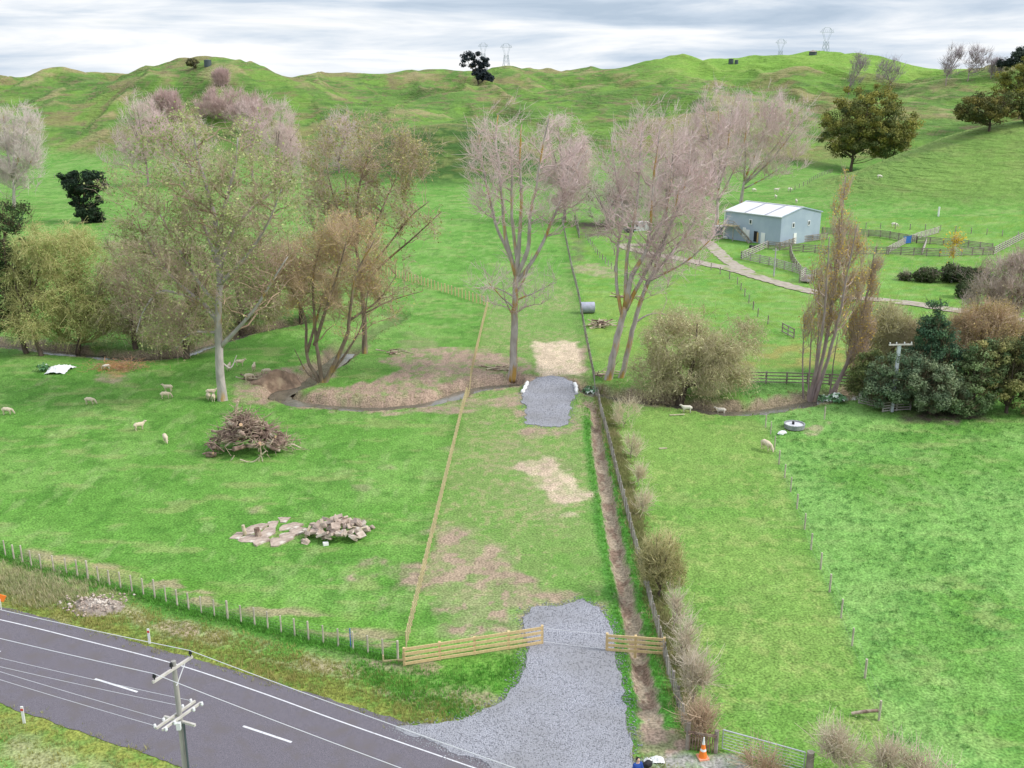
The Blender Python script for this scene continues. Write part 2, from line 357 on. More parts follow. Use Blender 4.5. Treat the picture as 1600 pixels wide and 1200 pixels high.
def mixc(c, col, m): return c * (1 - m[:, None]) + np.array(col) * m[:, None]
def ground_color(x, y, z):
    n1 = fbm(x / 7, y / 7, 101, 4); n2 = fbm(x / 1.6, y / 1.6, 102, 4); n3 = fbm(x / .45, y / .45, 103, 3); n4 = fbm(x / 22, y / 22, 104, 3)
    nt = fbm(x / .9, y / 2.2, 108, 4)
    c = np.zeros((len(x), 3)) + np.array([.115, .265, .047])
    c = mixc(c, (.17, .32, .075), sstep(n1, .42, .68) * .8)
    c = mixc(c, (.065, .18, .028), sstep(n2, .50, .72) * .55)
    c = mixc(c, (.27, .31, .12), sstep(fbm(x / 3.2, y / 1.3, 109, 5), .56, .72) * .5)
    c = mixc(c, (.22, .33, .11), sstep(nt, .56, .78) * .55)
    xo = sidex(y, OLDF); xn = sidex(y, NEWFENCE); xe = sidex(y, ELEC)
    flat = (y < 235)
    # strip between the fences: thinner, greyer new grass
    strip = sstep(x - xn, -.3, .6) * (1 - sstep(x - xo, -1, .3)) * (y > 56) * (1 - sstep(y, 150, 175))
    c = mixc(c, (.185, .28, .085), strip * (.35 + .5 * sstep(n2, .35, .65)))
    c = mixc(c, (.30, .24, .15), strip * sstep(n3 * .6 + n1 * .4, .54, .66) * .5)
    # right-hand paddock: yellower, grazed
    rp = sstep(x - xo, 0, 1.5) * flat
    rl = rp * (1 - sstep(x - xe, -.8, .4)) * (y < 150)
    c = mixc(c, (.18, .30, .07), rl * (.4 + .5 * sstep(n1, .35, .65)))
    c = mixc(c, (.25, .31, .10), rl * sstep(n3 * .5 + n2 * .5, .52, .7) * .6)
    rr = rp * sstep(x - xe, -.3, .6) * (y < 104)
    cl = fbm(x / .5, y / .5, 120, 4)
    c = mixc(c, (.19, .36, .10), rr * sstep(n4 + .3 * n1, .55, .8) * .7)
    c = mixc(c, (.085, .22, .05), rr * .55 * sstep(cl, .5, .66) * (.35 + .6 * sstep(fbm(x / 6, y / 6, 121, 3), .45, .6)) * (1 - .6 * sstep(y, 78, 95)))
    c = mixc(c, (.19, .30, .05), rp * sstep(y, 104, 120) * .5 * sstep(n2, .35, .7))
    rough_bank = rp * sstep(y, 107, 110) * (1 - sstep(y, 117, 120)) * sstep(x, 18, 24)
    c = mixc(c, (.26, .25, .08), rough_bank * (.3 + .6 * sstep(n2, .4, .6)))
    # roadside strip
    dr = segdist(x, y, ROADC) if True else 0
    vz = (y < 75)
    far = np.zeros(len(x)); far[vz] = 1.0
    dr = np.where(vz, dr, 99)
    c = mixc(c, (.235, .26, .06), far * (1 - sstep(dr + n2 * 1.2, 5.0, 6.6)) * (.35 + .6 * sstep(n3, .3, .7)))
    farside = vz & (y > np.interp(x, ROADC[:, 0], ROADC[:, 1]))
    c = mixc(c, (.45, .37, .25), farside * sstep(dr, 5.0, 5.7) * (1 - sstep(dr, 6.2, 7.3)) * sstep(n2 * .6 + n1 * .4, .42, .56) * .85)
    c = mixc(c, (.10, .25, .025), farside * sstep(dr, 7.5, 8.5) * (1 - sstep(dr, 10.5, 12)) * .4)
    c = mixc(c, (.34, .26, .18), farside * sstep(dr, 7, 8) * (1 - sstep(dr, 10.3, 11.3)) * sstep(fbm(x / 2.5, y / 1.2, 130, 4), .53, .66) * .75)
    c = mixc(c, (.40, .34, .21), (vz & ~farside) * sstep(dr, 4.2, 6) * sstep(n1 * .5 + n2 * .5, .45, .6) * .65)
    dvf = segdist(x, y, VERGE_FENCE)
    c = mixc(c, (.045, .15, .018), farside * (x < -3) * (1 - sstep(dvf + n2, .9, 1.9)) * .75)
    c = mixc(c, (.34, .30, .15), farside * (dr < 10.5) * (x < -20) * (1 - sstep(x + n2 * 5, -23, -19)) * sstep(n2, .4, .6) * .6)
    dd = segdist(x, y, DITCH)
    c = mixc(c, (.06, .21, .03), (1 - sstep(dd + n2 * .6, 1.2, 1.9)) * (x > xo - 4) * (y < 92) * .8)
    # hills
    hill = sstep(z, 1.0, 6.0) * (y > 200)
    if hill.max() > 0:
        g1 = fbm(x / 30, y / 42, 140, 4); g2 = fbm(x / 9, y / 9, 141, 4); zz = fbm(x / 11, z * 1.0 + y / 40, 142, 4); z2 = fbm(x / 4, z * 1.6, 143, 4)
        c = mixc(c, (.12, .215, .048), hill * .95); c = mixc(c, (.155, .265, .06), hill * sstep(g1 * .6 + g2 * .4, .40, .60) * .55 + 0 * hill)
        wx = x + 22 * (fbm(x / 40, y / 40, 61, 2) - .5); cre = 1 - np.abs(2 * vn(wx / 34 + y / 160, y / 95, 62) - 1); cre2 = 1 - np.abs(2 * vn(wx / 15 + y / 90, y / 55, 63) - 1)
        c = mixc(c, (.07, .145, .032), hill * sstep(zz, .48, .66) * .7)
        c = mixc(c, (.23, .20, .09), hill * sstep(g1 * .5 + g2 * .25 + z2 * .25, .47, .60) * .8)
        c = mixc(c, (.19, .15, .09), hill * sstep(z2, .56, .68) * .55)
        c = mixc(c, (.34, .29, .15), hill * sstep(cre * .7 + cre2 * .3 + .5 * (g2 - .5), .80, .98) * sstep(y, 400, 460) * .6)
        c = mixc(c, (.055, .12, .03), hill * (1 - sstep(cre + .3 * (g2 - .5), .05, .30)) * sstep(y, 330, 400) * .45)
        c = mixc(c, (.21, .38, .06), hill * sstep(y, 600, 720) * sstep(x, 60, 130) * .75)  # sunlight on the far right hill, painted as brighter grass
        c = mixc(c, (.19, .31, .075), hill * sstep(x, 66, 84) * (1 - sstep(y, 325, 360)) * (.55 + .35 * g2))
        face_shade = sstep(z, .6, 2.5) * (y > 260) * sstep(x, -85, -60) * (1 - sstep(x, 5, 30)) * (1 - sstep(y, 345, 365))  # shade of the hill's front face, painted into the grass colour
        c = mixc(c, (.048, .115, .026), face_shade * (.35 + .6 * sstep(zz * .5 + z2 * .5, .40, .56)))
        c = mixc(c, (.16, .29, .05), hill * sstep(fbm(x / 13, y / 16, 149, 4), .55, .66) * sstep(y, 350, 380) * .6)
    # creek banks and mud
    near = (y > 70) & (y < 190)
    dc = np.full(len(x), 99.0); dc[near] = segdist(x[near], y[near], CREEK)
    lp = sstep(y, 117, 121) * sstep(x, -31, -27)
    c = mixc(c, (.28, .21, .16), (1 - sstep(dc + (n2 - .5) * 2.2, 1.6, 2.7)) * (.92 - .8 * lp))
    c = mixc(c, (.10, .08, .062), (1 - sstep(dc + (n2 - .5), .8, 1.4)) * .8 * (1 - .6 * lp))
    c = mixc(c, (.36, .28, .22), (1 - sstep(dd + (n3 - .5) * .6, .38, .72)) * .95)
    c = mixc(c, (.20, .13, .10), (1 - sstep(dd, .3, .6)) * sstep(fbm(x / .5, y / .9, 150, 3), .5, .62) * .8)
    for nm, pl, st, soft, rag in PATCH:
        pl = pxpoly(pl); a = np.array(pl); lo = a.min(0) - 4; hi = a.max(0) + 4
        k = (x > lo[0]) & (x < hi[0]) & (y > lo[1]) & (y < hi[1])
        if not k.any(): continue
        xs, ys = x[k], y[k]; s = np.where(inside(xs, ys, pl), 1, -1) * segdist(xs, ys, pl + [pl[0]])
        s = s + (fbm(xs / 2.0, ys / 2.0, 160, 4) - .5) * rag * 2.2
        m = sstep(s, -soft * .5, soft) * st
        m = m * (.62 + .5 * sstep(fbm(xs / .7, ys / .7, 161, 4), .32, .6)) if st < .98 else m
        m = np.clip(m, 0, 1)
        cc = np.array(PC[nm]) * (.78 + .44 * fbm(xs / .8, ys / 2.5, 162, 4))[:, None]
        gtuft = sstep(fbm(xs / 1.1, ys / 1.1, 163, 4), .58, .64) * (.55 if nm in ('dirt', 'red') else .25)
        m = m * (1 - gtuft)
        c[k] = c[k] * (1 - m[:, None]) + cc * m[:, None]
    c = c * (.78 + .44 * n3)[:, None]
    return np.clip(c, .01, .8)

def build_ground():
    ys = [np.linspace(-40, 37, 78)]
    v = np.arange(1218, 344, -1.8); dz = -sp_ + (600 - v) / F * cp; dy = cp + (600 - v) / F * sp_
    ys.append(-CAMZ * dy / dz)
    y = [ys[-1][-1]]
    while y[-1] < 960: y.append(y[-1] * 1.0034)
    ys.append(np.array(y[1:])); ys.append(np.geomspace(970, 8900, 70))
    Y = np.concatenate(ys)
    ti = np.arange(-.565, .566, .00142); to = np.arange(.573, 1.05, .009)
    T = np.concatenate([-to[::-1], ti, to])
    YY, TTg = np.meshgrid(Y, T, indexing='ij'); XX = TTg * np.maximum(YY, 38)
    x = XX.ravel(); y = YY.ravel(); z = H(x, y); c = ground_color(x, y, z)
    nr, nc = len(Y), len(T); i = np.arange(nr * nc).reshape(nr, nc)
    Q = np.stack([i[:-1, :-1], i[:-1, 1:], i[1:, 1:], i[1:, :-1]], -1).reshape(-1, 4)
    m = mat('grass_and_soil', (.58, .60, .56), (1.36, 1.36, 1.36), scale=7, detail=10, lo=.34, hi=.66, attr=True, bump=.10, bscale=4.5, rough=.95, spec=.12)
    nt = m.node_tree; N = nt.nodes.new; L = nt.links.new
    # sheep-track terracing on the slopes: relief that follows the contours
    tc = N('ShaderNodeTexCoord'); mp = N('ShaderNodeMapping'); mp.inputs['Scale'].default_value = (.17, .17, 1.5)
    L(tc.outputs['Object'], mp.inputs[0]); n = N('ShaderNodeTexNoise'); n.inputs['Scale'].default_value = 1.0; n.inputs['Detail'].default_value = 5; n.inputs['Distortion'].default_value = .4
    L(mp.outputs[0], n.inputs['Vector'])
    s = N('ShaderNodeSeparateXYZ'); L(tc.outputs['Object'], s.inputs[0])
    mr = N('ShaderNodeMapRange'); mr.inputs[1].default_value = .8; mr.inputs[2].default_value = 4; mr.inputs[3].default_value = 0; mr.inputs[4].default_value = 1; L(s.outputs['Z'], mr.inputs[0])
    b2 = N('ShaderNodeBump'); b2.inputs['Distance'].default_value = 2.6; L(mr.outputs[0], b2.inputs['Strength']); L(n.outputs['Fac'], b2.inputs['Height'])
    old = [k for k in nt.nodes if k.type == 'BUMP' and k != b2][0]; L(b2.outputs[0], old.inputs['Normal'])
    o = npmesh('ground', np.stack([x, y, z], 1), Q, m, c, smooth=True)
    tag(o, kind='structure')
build_ground()

# ------------------------------------------------------------------ materials
M_ROAD = mat('chip_seal', (.088, .080, .098), (.20, .182, .21), scale=26, lo=.34, hi=.68, detail=9, bump=.012, bscale=60, rough=.9, c3=(.135, .120, .128), c3lo=.58, c3s=.035, c3w=.1)
M_GRAVEL = mat('grey_gravel', (.13, .135, .16), (.46, .465, .52), scale=17, detail=10, lo=.35, hi=.65, bump=.016, bscale=45, rough=.9, c3=(.24, .24, .255), c3lo=.55, c3s=.014, c3w=.16)
M_PAINT = mat('road_paint', (.62, .62, .65), (.42, .42, .44), scale=7, lo=.5, hi=.75, rough=.6)
M_WATER = mat('creek_water', (.10, .095, .075), (.16, .14, .11), scale=.6, rough=.08, spec=.9, bump=.01, bscale=5)
M_TRACK = mat('clay_track', (.31, .27, .22), (.40, .35, .29), scale=1.2, rough=.95, bump=.03, bscale=8, c3=(.20, .26, .08), c3lo=.6)
M_PINE = mat('new_pine', (.66, .50, .27), (.56, .41, .21), scale=3, stretch=(3, 3, 3), rough=.75)
M_PINE2 = mat('treated_pine_batten', (.55, .46, .26), (.44, .37, .21), scale=2, rough=.8)
M_OLDW = mat('weathered_wood', (.30, .26, .22), (.20, .17, .145), scale=2.2, rough=.9, bump=.01, c3=(.36, .33, .30), c3lo=.55)
M_GREYW = mat('silver_grey_boards', (.46, .43, .40), (.33, .30, .27), scale=1.4, rough=.9)
M_DARKW = mat('dark_yard_rails', (.22, .18, .155), (.33, .29, .25), scale=1.4, rough=.9)
M_POSTG = mat('grey_post', (.52, .47, .38), (.38, .34, .28), scale=2.5, rough=.9)
M_CONC = mat('concrete', (.46, .45, .46), (.36, .35, .36), scale=3, rough=.85, bump=.006)
M_WIRE = mat('galvanised_wire', (.30, .30, .30), rough=.45, metal=.3, spec=.5)
M_CABLE = mat('aluminium_conductor', (.66, .66, .70), rough=.4, spec=.5)
M_WHITE = mat('white_plastic', (.78, .78, .78), rough=.5)
M_RED = mat('red_reflector', (.6, .06, .04), rough=.4)
M_ORANGE = mat('orange_plastic', (.85, .22, .03), rough=.5)
M_BLACK = mat('black_rubber', (.02, .02, .022), rough=.6)
M_DARK = mat('dark_opening', (.018, .017, .02), rough=.8)
M_BLUE = mat('blue_paint', (.04, .14, .42), rough=.5)
M_CLAD = mat('blue_grey_cladding', (.33, .40, .50), (.38, .45, .54), scale=.35, rough=.5, spec=.4)
M_ROOF = mat('pale_steel_roof', (.60, .61, .66), (.70, .71, .75), scale=.3, rough=.4, spec=.5)
M_ROOFD = mat('roof_skylight', (.38, .38, .43), rough=.5)
M_TRIM = mat('white_trim', (.72, .73, .76), rough=.5)
M_GLASS = mat('dark_glass', (.04, .05, .06), rough=.08, spec=.8)
M_STEEL = mat('galvanised_steel', (.55, .57, .6), rough=.4, metal=.5)
M_PYL = mat('pylon_steel', (.34, .38, .45), rough=.6)
M_TANK = mat('dark_tank', (.07, .09, .10), rough=.6)
M_STONE = mat('broken_concrete', (.46, .37, .31), (.32, .25, .21), scale=3, rough=.95, bump=.02, c3=(.58, .52, .46), c3lo=.6)
M_LOG = mat('dead_wood', (.30, .21, .17), (.15, .10, .08), scale=2.5, rough=.95, bump=.02, c3=(.50, .42, .33), c3lo=.58)
M_LOGP = mat('pale_branch', (.55, .48, .36), (.42, .36, .24), scale=3, rough=.9)
M_CUT = mat('cut_log_end', (.62, .42, .26), (.50, .33, .2), scale=6, rough=.9)
M_WOOL = mat('sheep_wool', (.66, .57, .43), (.56, .47, .35), scale=12, rough=1.0, bump=.02, bscale=30)
M_WOOLW = mat('pale_wool', (.74, .70, .62), (.62, .57, .48), scale=12, rough=1.0, bump=.02, bscale=30)
M_FACE = mat('sheep_face', (.42, .36, .29), rough=.9)

# ------------------------------------------------------------------ road, drive, crossing, water, track
def ribbon(name, line, offs, z, mt, kind='structure', parent=None, rag=0, conform=False, cols=None):
    """a strip along a 2D line between side offsets offs (list of at least two)"""
    p = np.asarray(line, float); d = np.gradient(p, axis=0); d /= np.linalg.norm(d, axis=1)[:, None]; nrm = np.stack([-d[:, 1], d[:, 0]], 1)
    V = []
    m = len(offs)
    for k, o in enumerate(offs):
        e = np.zeros(len(p))
        if rag and k in (0, m - 1): e = (fbm(p[:, 0] * 1.3, p[:, 1] * 1.3, 70 + k, 4) - .5) * rag
        V.append(p + nrm * (o + e)[:, None])
    V = np.stack(V, 1).reshape(-1, 2)
    zz = (H(V[:, 0], V[:, 1]) + z) if conform else np.full(len(V), z)
    i = np.arange(len(p) * m).reshape(len(p), m)
    Q = np.stack([i[:-1, :-1], i[:-1, 1:], i[1:, 1:], i[1:, :-1]], -1).reshape(-1, 4)
    n0 = np.cross(np.append(V[Q[0, 1]] - V[Q[0, 0]], 0), np.append(V[Q[0, 3]] - V[Q[0, 0]], 0))[2]
    if n0 < 0: Q = Q[:, ::-1]
    o = npmesh(name, np.column_stack([V, zz]), Q, mt, smooth=True, parent=parent)
    if kind: tag(o, kind=kind)
    return o
def dense(line, step=.25):
    p = np.asarray(line, float); s = np.concatenate([[0], np.cumsum(np.linalg.norm(np.diff(p, axis=0), axis=1))])
    t = np.arange(0, s[-1], step); return np.stack([np.interp(t, s, p[:, k]) for k in range(p.shape[1])], 1)
RC = dense(ROADC, .3)
EDGE = smooth_line([PF(u, v) for u, v in [(-700, 862), (-330, 914), (-150, 940), (0, 969), (135, 1002), (273, 1038), (405, 1082), (540, 1131), (739, 1200), (960, 1278), (1400, 1440)]], 10)
road = ribbon('road', RC, [-3.7, -1.8, 0, 1.8, 3.78], .03, M_ROAD, rag=.35)
ribbon('edge_line', dense(EDGE, .3), [-.04, .04], .034 + .002, M_PAINT, kind=None, parent=road)
def along(line, p):                          # arc length of the point of the line nearest p
    q = np.asarray(line); s = np.concatenate([[0], np.cumsum(np.linalg.norm(np.diff(q, axis=0), axis=1))]); return s[np.argmin(np.hypot(q[:, 0] - p[0], q[:, 1] - p[1]))], s
s0, S = along(RC, PF(150, 1062))
for k in range(-4, 4):
    a = s0 + 10.0 * k; b = a + 3.0
    t = np.linspace(a, b, 8)
    if a < 0 or b > S[-1]: continue
    ribbon('centre_dash', np.stack([np.interp(t, S, RC[:, j]) for j in (0, 1)], 1), [-.065, .065], .036, M_PAINT, kind=None, parent=road)

def ragged_sheet(name, poly, z, mt, rag=.35, skirt=.25, seed=0):
    p = dense(np.array(poly + [poly[0]]), .18)
    n = p.shape[0]; d = np.gradient(p, axis=0); d /= np.linalg.norm(d, axis=1)[:, None] + 1e-9; nm = np.stack([-d[:, 1], d[:, 0]], 1)
    p = p + nm * ((fbm(p[:, 0] * 1.4, p[:, 1] * 1.4, 80 + seed, 5) - .5) * rag * 2)[:, None]
    from mathutils.geometry import tessellate_polygon
    top = [Vector((a, b, 0)) for a, b in p]
    tri = tessellate_polygon([top])
    V = [(a, b, z) for a, b in p] + [(a + (a - p[:, 0].mean()) * .01, b, z - skirt) for a, b in p]
    Fs = [list(t) for t in tri] + [(i, (i + 1) % n, n + (i + 1) % n, n + i) for i in range(n)]
    me = bpy.data.meshes.new(name); me.from_pydata(V, [], Fs)
    bm = bmesh.new(); bm.from_mesh(me); bmesh.ops.recalc_face_normals(bm, faces=bm.faces); bm.to_mesh(me); bm.free()
    me.materials.append(mt); o = bpy.data.objects.new(name, me); COL.objects.link(o); return tag(o, kind='structure')
DRIVE = [PF(*q) for q in [(616, 1138), (680, 1132), (742, 1119), (787, 1095), (812, 1062), (823, 1028), (824, 992), (817, 966), (834, 951), (878, 946), (910, 938), (936, 950), (952, 972), (960, 1000), (967, 1050), (975, 1100), (985, 1150), (986, 1200), (988, 1260), (1000, 1330), (960, 1300), (850, 1232), (780, 1204), (700, 1172)]]
ragged_sheet('driveway', DRIVE, .055, M_GRAVEL, .3)
PADP = [PF(*q) for q in [(838, 590), (860, 588), (882, 590), (896, 600), (901, 616), (892, 628), (891, 645), (889, 662), (875, 667), (845, 667), (822, 662), (821, 640), (815, 622), (822, 604)]]
ragged_sheet('crossing_pad', PADP, .07, M_GRAVEL, .5, skirt=.6, seed=3)
CW = dense(CREEK, .8); lp = (CW[:, 1] > 118) & (CW[:, 0] > -30); i0, i1 = np.where(lp)[0][[0, -1]]
for seg in (CW[:i0 + 1], CW[i1:]): ribbon('creek', seg, [-1.15, -.6, 0, .6, 1.15], -.98, M_WATER, rag=.5)
for nm, pl, w in [('farm_track', [(1040, 383), (975, 384), (1000, 393), (1060, 405), (1130, 418), (1200, 438), (1290, 460), (1400, 472), (1500, 487), (1620, 503), (1800, 520)], 1.5),
                  ('farm_track', [(1170, 426), (1140, 410), (1120, 392), (1098, 375), (1070, 372)], 1.3)]:
    ribbon(nm, dense(smooth_line([PF(*q) for q in pl], 8), .6), [-w, -w * .4, w * .4, w], .10 if w > 1.4 else .07, M_TRACK, rag=1.1, conform=True)

# loose stones: along the drive, crossing and spoil heap
def stones(name, pts, rr, mt, seed=1):
    rg = np.random.default_rng(seed); V = []; Q = []
    base = np.array([[1, 0, 0], [-1, 0, 0], [0, 1, 0], [0, -1, 0], [0, 0, 1], [0, 0, -1]], float)
    tri = np.array([[0, 2, 4], [2, 1, 4], [1, 3, 4], [3, 0, 4], [2, 0, 5], [1, 2, 5], [3, 1, 5], [0, 3, 5]])
    n = len(pts); k = rg.uniform(.6, 1.3, (n, 6, 1)); r = rg.uniform(rr[0], rr[1], (n, 1, 1)) * np.array([1, 1, .7])
    a = rg.uniform(0, 6.28, n); c, s = np.cos(a), np.sin(a)
    B = base[None] * k; B = np.stack([B[..., 0] * c[:, None] - B[..., 1] * s[:, None], B[..., 0] * s[:, None] + B[..., 1] * c[:, None], B[..., 2]], -1) * r
    V = (B + pts[:, None]).reshape(-1, 3); Q = (tri[None] + (np.arange(n) * 6)[:, None, None]).reshape(-1, 3)
    return tag(npmesh(name, V, Q, mt), kind='stuff')
rg = np.random.default_rng(3)
dp = dense(np.array(DRIVE + [DRIVE[0]]), .02); dp = dp[rg.integers(0, len(dp), 3800)] + rg.normal(0, .28, (3800, 2))
ins = np.array([(rg.uniform(*q)) for q in []])
a = np.array(DRIVE); X = rg.uniform(a[:, 0].min(), a[:, 0].max(), 16000); Yy = rg.uniform(a[:, 1].min(), a[:, 1].max(), 16000)
k = inside(X, Yy, DRIVE); gp = np.column_stack([X[k], Yy[k]])
a = np.array(PADP); X = rg.uniform(a[:, 0].min(), a[:, 0].max(), 4000); Yy = rg.uniform(a[:, 1].min(), a[:, 1].max(), 4000)
k = inside(X, Yy, PADP); pp = np.column_stack([X[k], Yy[k]])
pd_ = dense(np.array(PADP + [PADP[0]]), .02); pd_ = pd_[rg.integers(0, len(pd_), 900)] + rg.normal(0, .3, (900, 2))
P3 = np.concatenate([np.column_stack([pd_, H(pd_[:, 0], pd_[:, 1]) + .02]), np.column_stack([dp, np.full(len(dp), .03)]), np.column_stack([gp, np.full(len(gp), .06)]), np.column_stack([pp, np.full(len(pp), .075)])])
stones('gravel_stones', P3, (.02, .06), M_GRAVEL, 5)

# ------------------------------------------------------------------ fences
def walk(line, spacing):
    """points every spacing metres along a 2D line, on the ground"""
    p = np.asarray([q[:2] for q in line], float); s = np.concatenate([[0], np.cumsum(np.linalg.norm(np.diff(p, axis=0), axis=1))])
    n = max(1, round(s[-1] / spacing)); t = np.linspace(0, s[-1], n + 1)
    q = np.stack([np.interp(t, s, p[:, k]) for k in (0, 1)], 1); return np.column_stack([q, H(q[:, 0], q[:, 1])])
def fence(name, label, cat, line, spacing=2.4, h=1.15, post=.14, pm=M_OLDW, rails=0, rail=(.04, .15), rm=None, wires=0, wm=M_WIRE, wr=.006, battens=0, bm_=None, group=None, pts=None, maxp=100, lean=0.0, tall=0, flat=False):
    W = walk(line, spacing) if pts is None else np.column_stack([np.array(pts), H(np.array(pts)[:, 0], np.array(pts)[:, 1])])
    if flat: W[:, 2] = W[0, 2]
    root = empty(name, W[0], label=label, cat=cat, group=group); o0 = W[0]
    rg = np.random.default_rng(int(abs(o0[0] * 13 + o0[1])) + 1)
    def loc(p): return np.array(p) - o0
    square = rails > 0
    tops = []; extra = MB(); ne = 0
    for i, p in enumerate(W):
        hh = h * (1 + rg.uniform(-.04, .06)) + (tall if i % 6 == 0 else 0)
        t = loc(p) + [rg.normal(0, lean), rg.normal(0, lean), hh]; tops.append(t)
        mb = MB() if i < maxp else extra
        if square: mb.bar(loc(p) - [0, 0, .3], t, post, post, up=(1, 0, 0))
        else: mb.tube([loc(p) - [0, 0, .3], t], [post / 2 * rg.uniform(.85, 1.15) * (1.25 if tall and i % 6 == 0 else 1)] * 2, 7)
        if i < maxp: mb.build('post', pm, root)
        else: ne += 1
    if ne: tag(extra.build('post', pm, root), kind='stuff')
    bp = MB(); nb = 0
    for i in range(len(W) - 1):
        a, b = loc(W[i]), loc(W[i + 1]); 
        d = (b - a); d[2] = 0; d /= np.linalg.norm(d); side = np.array([d[1], -d[0], 0])
        if side[1] > 0: side = -side
        for k in range(battens):
            f = (k + 1) / (battens + 1); q = a + (b - a) * f
            m1 = bp if nb >= 100 else MB(); m1.bar(q + [0, 0, .06], q + [rg.normal(0, .02), 0, h * .94], .05, .04, up=(1, 0, 0)); nb += 1
            if m1 is not bp: m1.build('batten', bm_ or pm, root)
    if nb > 100: tag(bp.build('batten', bm_ or pm, root), kind='stuff')
    for r in range(rails):
        z = h * (.16 + .80 * r / max(1, rails - 1)) - (.02 if rails > 1 else 0)
        mb = MB()
        for i in range(len(W) - 1):
            a, b = loc(W[i]), loc(W[i + 1]); d = b - a; d[2] = 0; d /= np.linalg.norm(d); side = np.array([d[1], -d[0], 0])
            if side[1] > 0: side = -side
            o = side * (post / 2 + rail[0] / 2 + .003)
            mb.bar(a + [0, 0, z + rg.normal(0, .012)] + o + d * .004, b + [0, 0, z + rg.normal(0, .012)] + o - d * .004, rail[0], rail[1])
        mb.build('rail', rm or pm, root)
    for r in range(wires):
        z = h * (.14 + .82 * r / max(1, wires - 1)); pts_ = [loc(p) + [0, post / 2, z] for p in W]
        MB().tube(pts_, wr, 4, cap=False).build('wire', wm, root)
    return root
NEWPINE_A = [PF(632, 1040), PF(847, 1006)]; NEWPINE_B = [PF(948, 1017), PF(1037, 1023)]
fence('rail_fence', 'new pale pine post-and-rail fence left of the gravel drive, four rails', 'fence', NEWPINE_A, 2.0, 1.15, .14, M_PINE, 4, (.045, .17))
fence('rail_fence', 'short new pine rail fence right of the drive spanning the ditch', 'fence', NEWPINE_B, 1.35, 1.1, .14, M_PINE, 4, (.045, .16), flat=True)
# two-wire gate between them
ga, gb = np.array([*PF(848, 1006), 0]), np.array([*PF(947, 1017), 0])
g = empty('wire_gate', ga, label='thin two-strand wire gate stretched across the gravel drive', cat='gate')
for z in (1.05, .15): MB().tube([(0, 0, z), (gb - ga) * .5 + [0, 0, z - .03], gb - ga + [0, 0, z]], .013, 5).build('wire', M_CABLE, g)
fence('batten_fence', 'long new pine post fence running up the field to the creek and beyond', 'fence', NEWFENCE, .8, 1.1, .10, M_PINE2, 0, wires=5, wr=.012, wm=M_PINE2, maxp=100)
fence('batten_fence', 'pale new batten fence crossing the back field behind the poplars', 'fence', [PF(762, 478), PF(690, 455), PF(600, 428), PF(520, 404), PF(440, 384)], 1.0, 1.35, .17, M_PINE, 0, wires=5, wr=.012, maxp=100)
fence('roadside_fence', 'long grey post and wire fence along the grass verge beside the road', 'fence', VERGE_FENCE[:1] + VERGE_FENCE[1:], .98, 1.15, .10, M_POSTG, 0, wires=6, wr=.003, tall=.14, maxp=100)
fence('timber_stay', 'low pale board joining the roadside fence to the new rail fence corner', 'fence', [PF(599, 1034), PF(630, 1032)], 1.1, .42, .08, M_PINE2, 1, (.04, .12))
fence('boundary_fence', 'old weathered fence running beside the drainage ditch from road to back field', 'fence', OLDF, 1.45, 1.15, .13, M_OLDW, 0, wires=5, battens=3, bm_=M_GREYW, maxp=100, lean=.03)
fence('electric_fence', 'thin electric fence of spaced grey posts down the right-hand paddock', 'fence', None, pts=ELEC, h=1.2, post=.12, pm=M_POSTG, wires=2, wr=.003)
fence('electric_fence', 'lone grey fence post right of the round trough', 'fence post', None, pts=[PF(1288, 692 - 0) if False else PF(1288, 655)], h=1.2, post=.12, pm=M_POSTG)
fence('rail_fence', 'brown post-and-rail fence on the far creek bank behind the tall Lombardy poplars', 'fence', [PF(1163, 600), PF(1200, 600), PF(1250, 598), PF(1330, 600)], 2.4, 1.3, .16, M_DARKW, 4, (.05, .12), rm=M_DARKW)
fence('rail_fence', 'grey leaning hurdle at the foot of the dark bushes, left of the concrete pole', 'fence', [PF(1342, 628), PF(1378, 636)], 1.6, .95, .12, M_GREYW, 4, (.04, .12))
fence('rail_fence', 'low grey three-rail hurdle standing in front of the concrete pole', 'fence', [PF(1379, 644), PF(1422, 640)], 1.6, 1.0, .12, M_GREYW, 4, (.04, .13))
fence('rail_fence', 'small dark gate section on the slope between willow and Lombardy poplars', 'fence', [PF(1222, 520), PF(1240, 530)], 1.8, 1.3, .14, M_DARKW, 3, (.05, .14))
fence('paddock_fence', 'sagging dark wire fence down the slope below the farm track', 'fence', [PF(960, 398), PF(1000, 402), PF(1040, 410), PF(1100, 415), PF(1150, 442), PF(1187, 500), PF(1222, 520)], 4.5, 1.2, .16, M_DARKW, 0, wires=3)
fence('paddock_fence', 'old wire fence curving around the muddy pen to the track', 'fence', [PF(955, 370), PF(915, 372), PF(935, 400), PF(960, 425)], 3, 1.1, .16, M_OLDW, 0, wires=3)
fence('pen_fence', 'short grey wooden fence at the left edge of the dark muddy pen', 'fence', [PF(898, 345), PF(905, 372)], 2.2, 1.5, .16, M_OLDW, 4, (.05, .15))
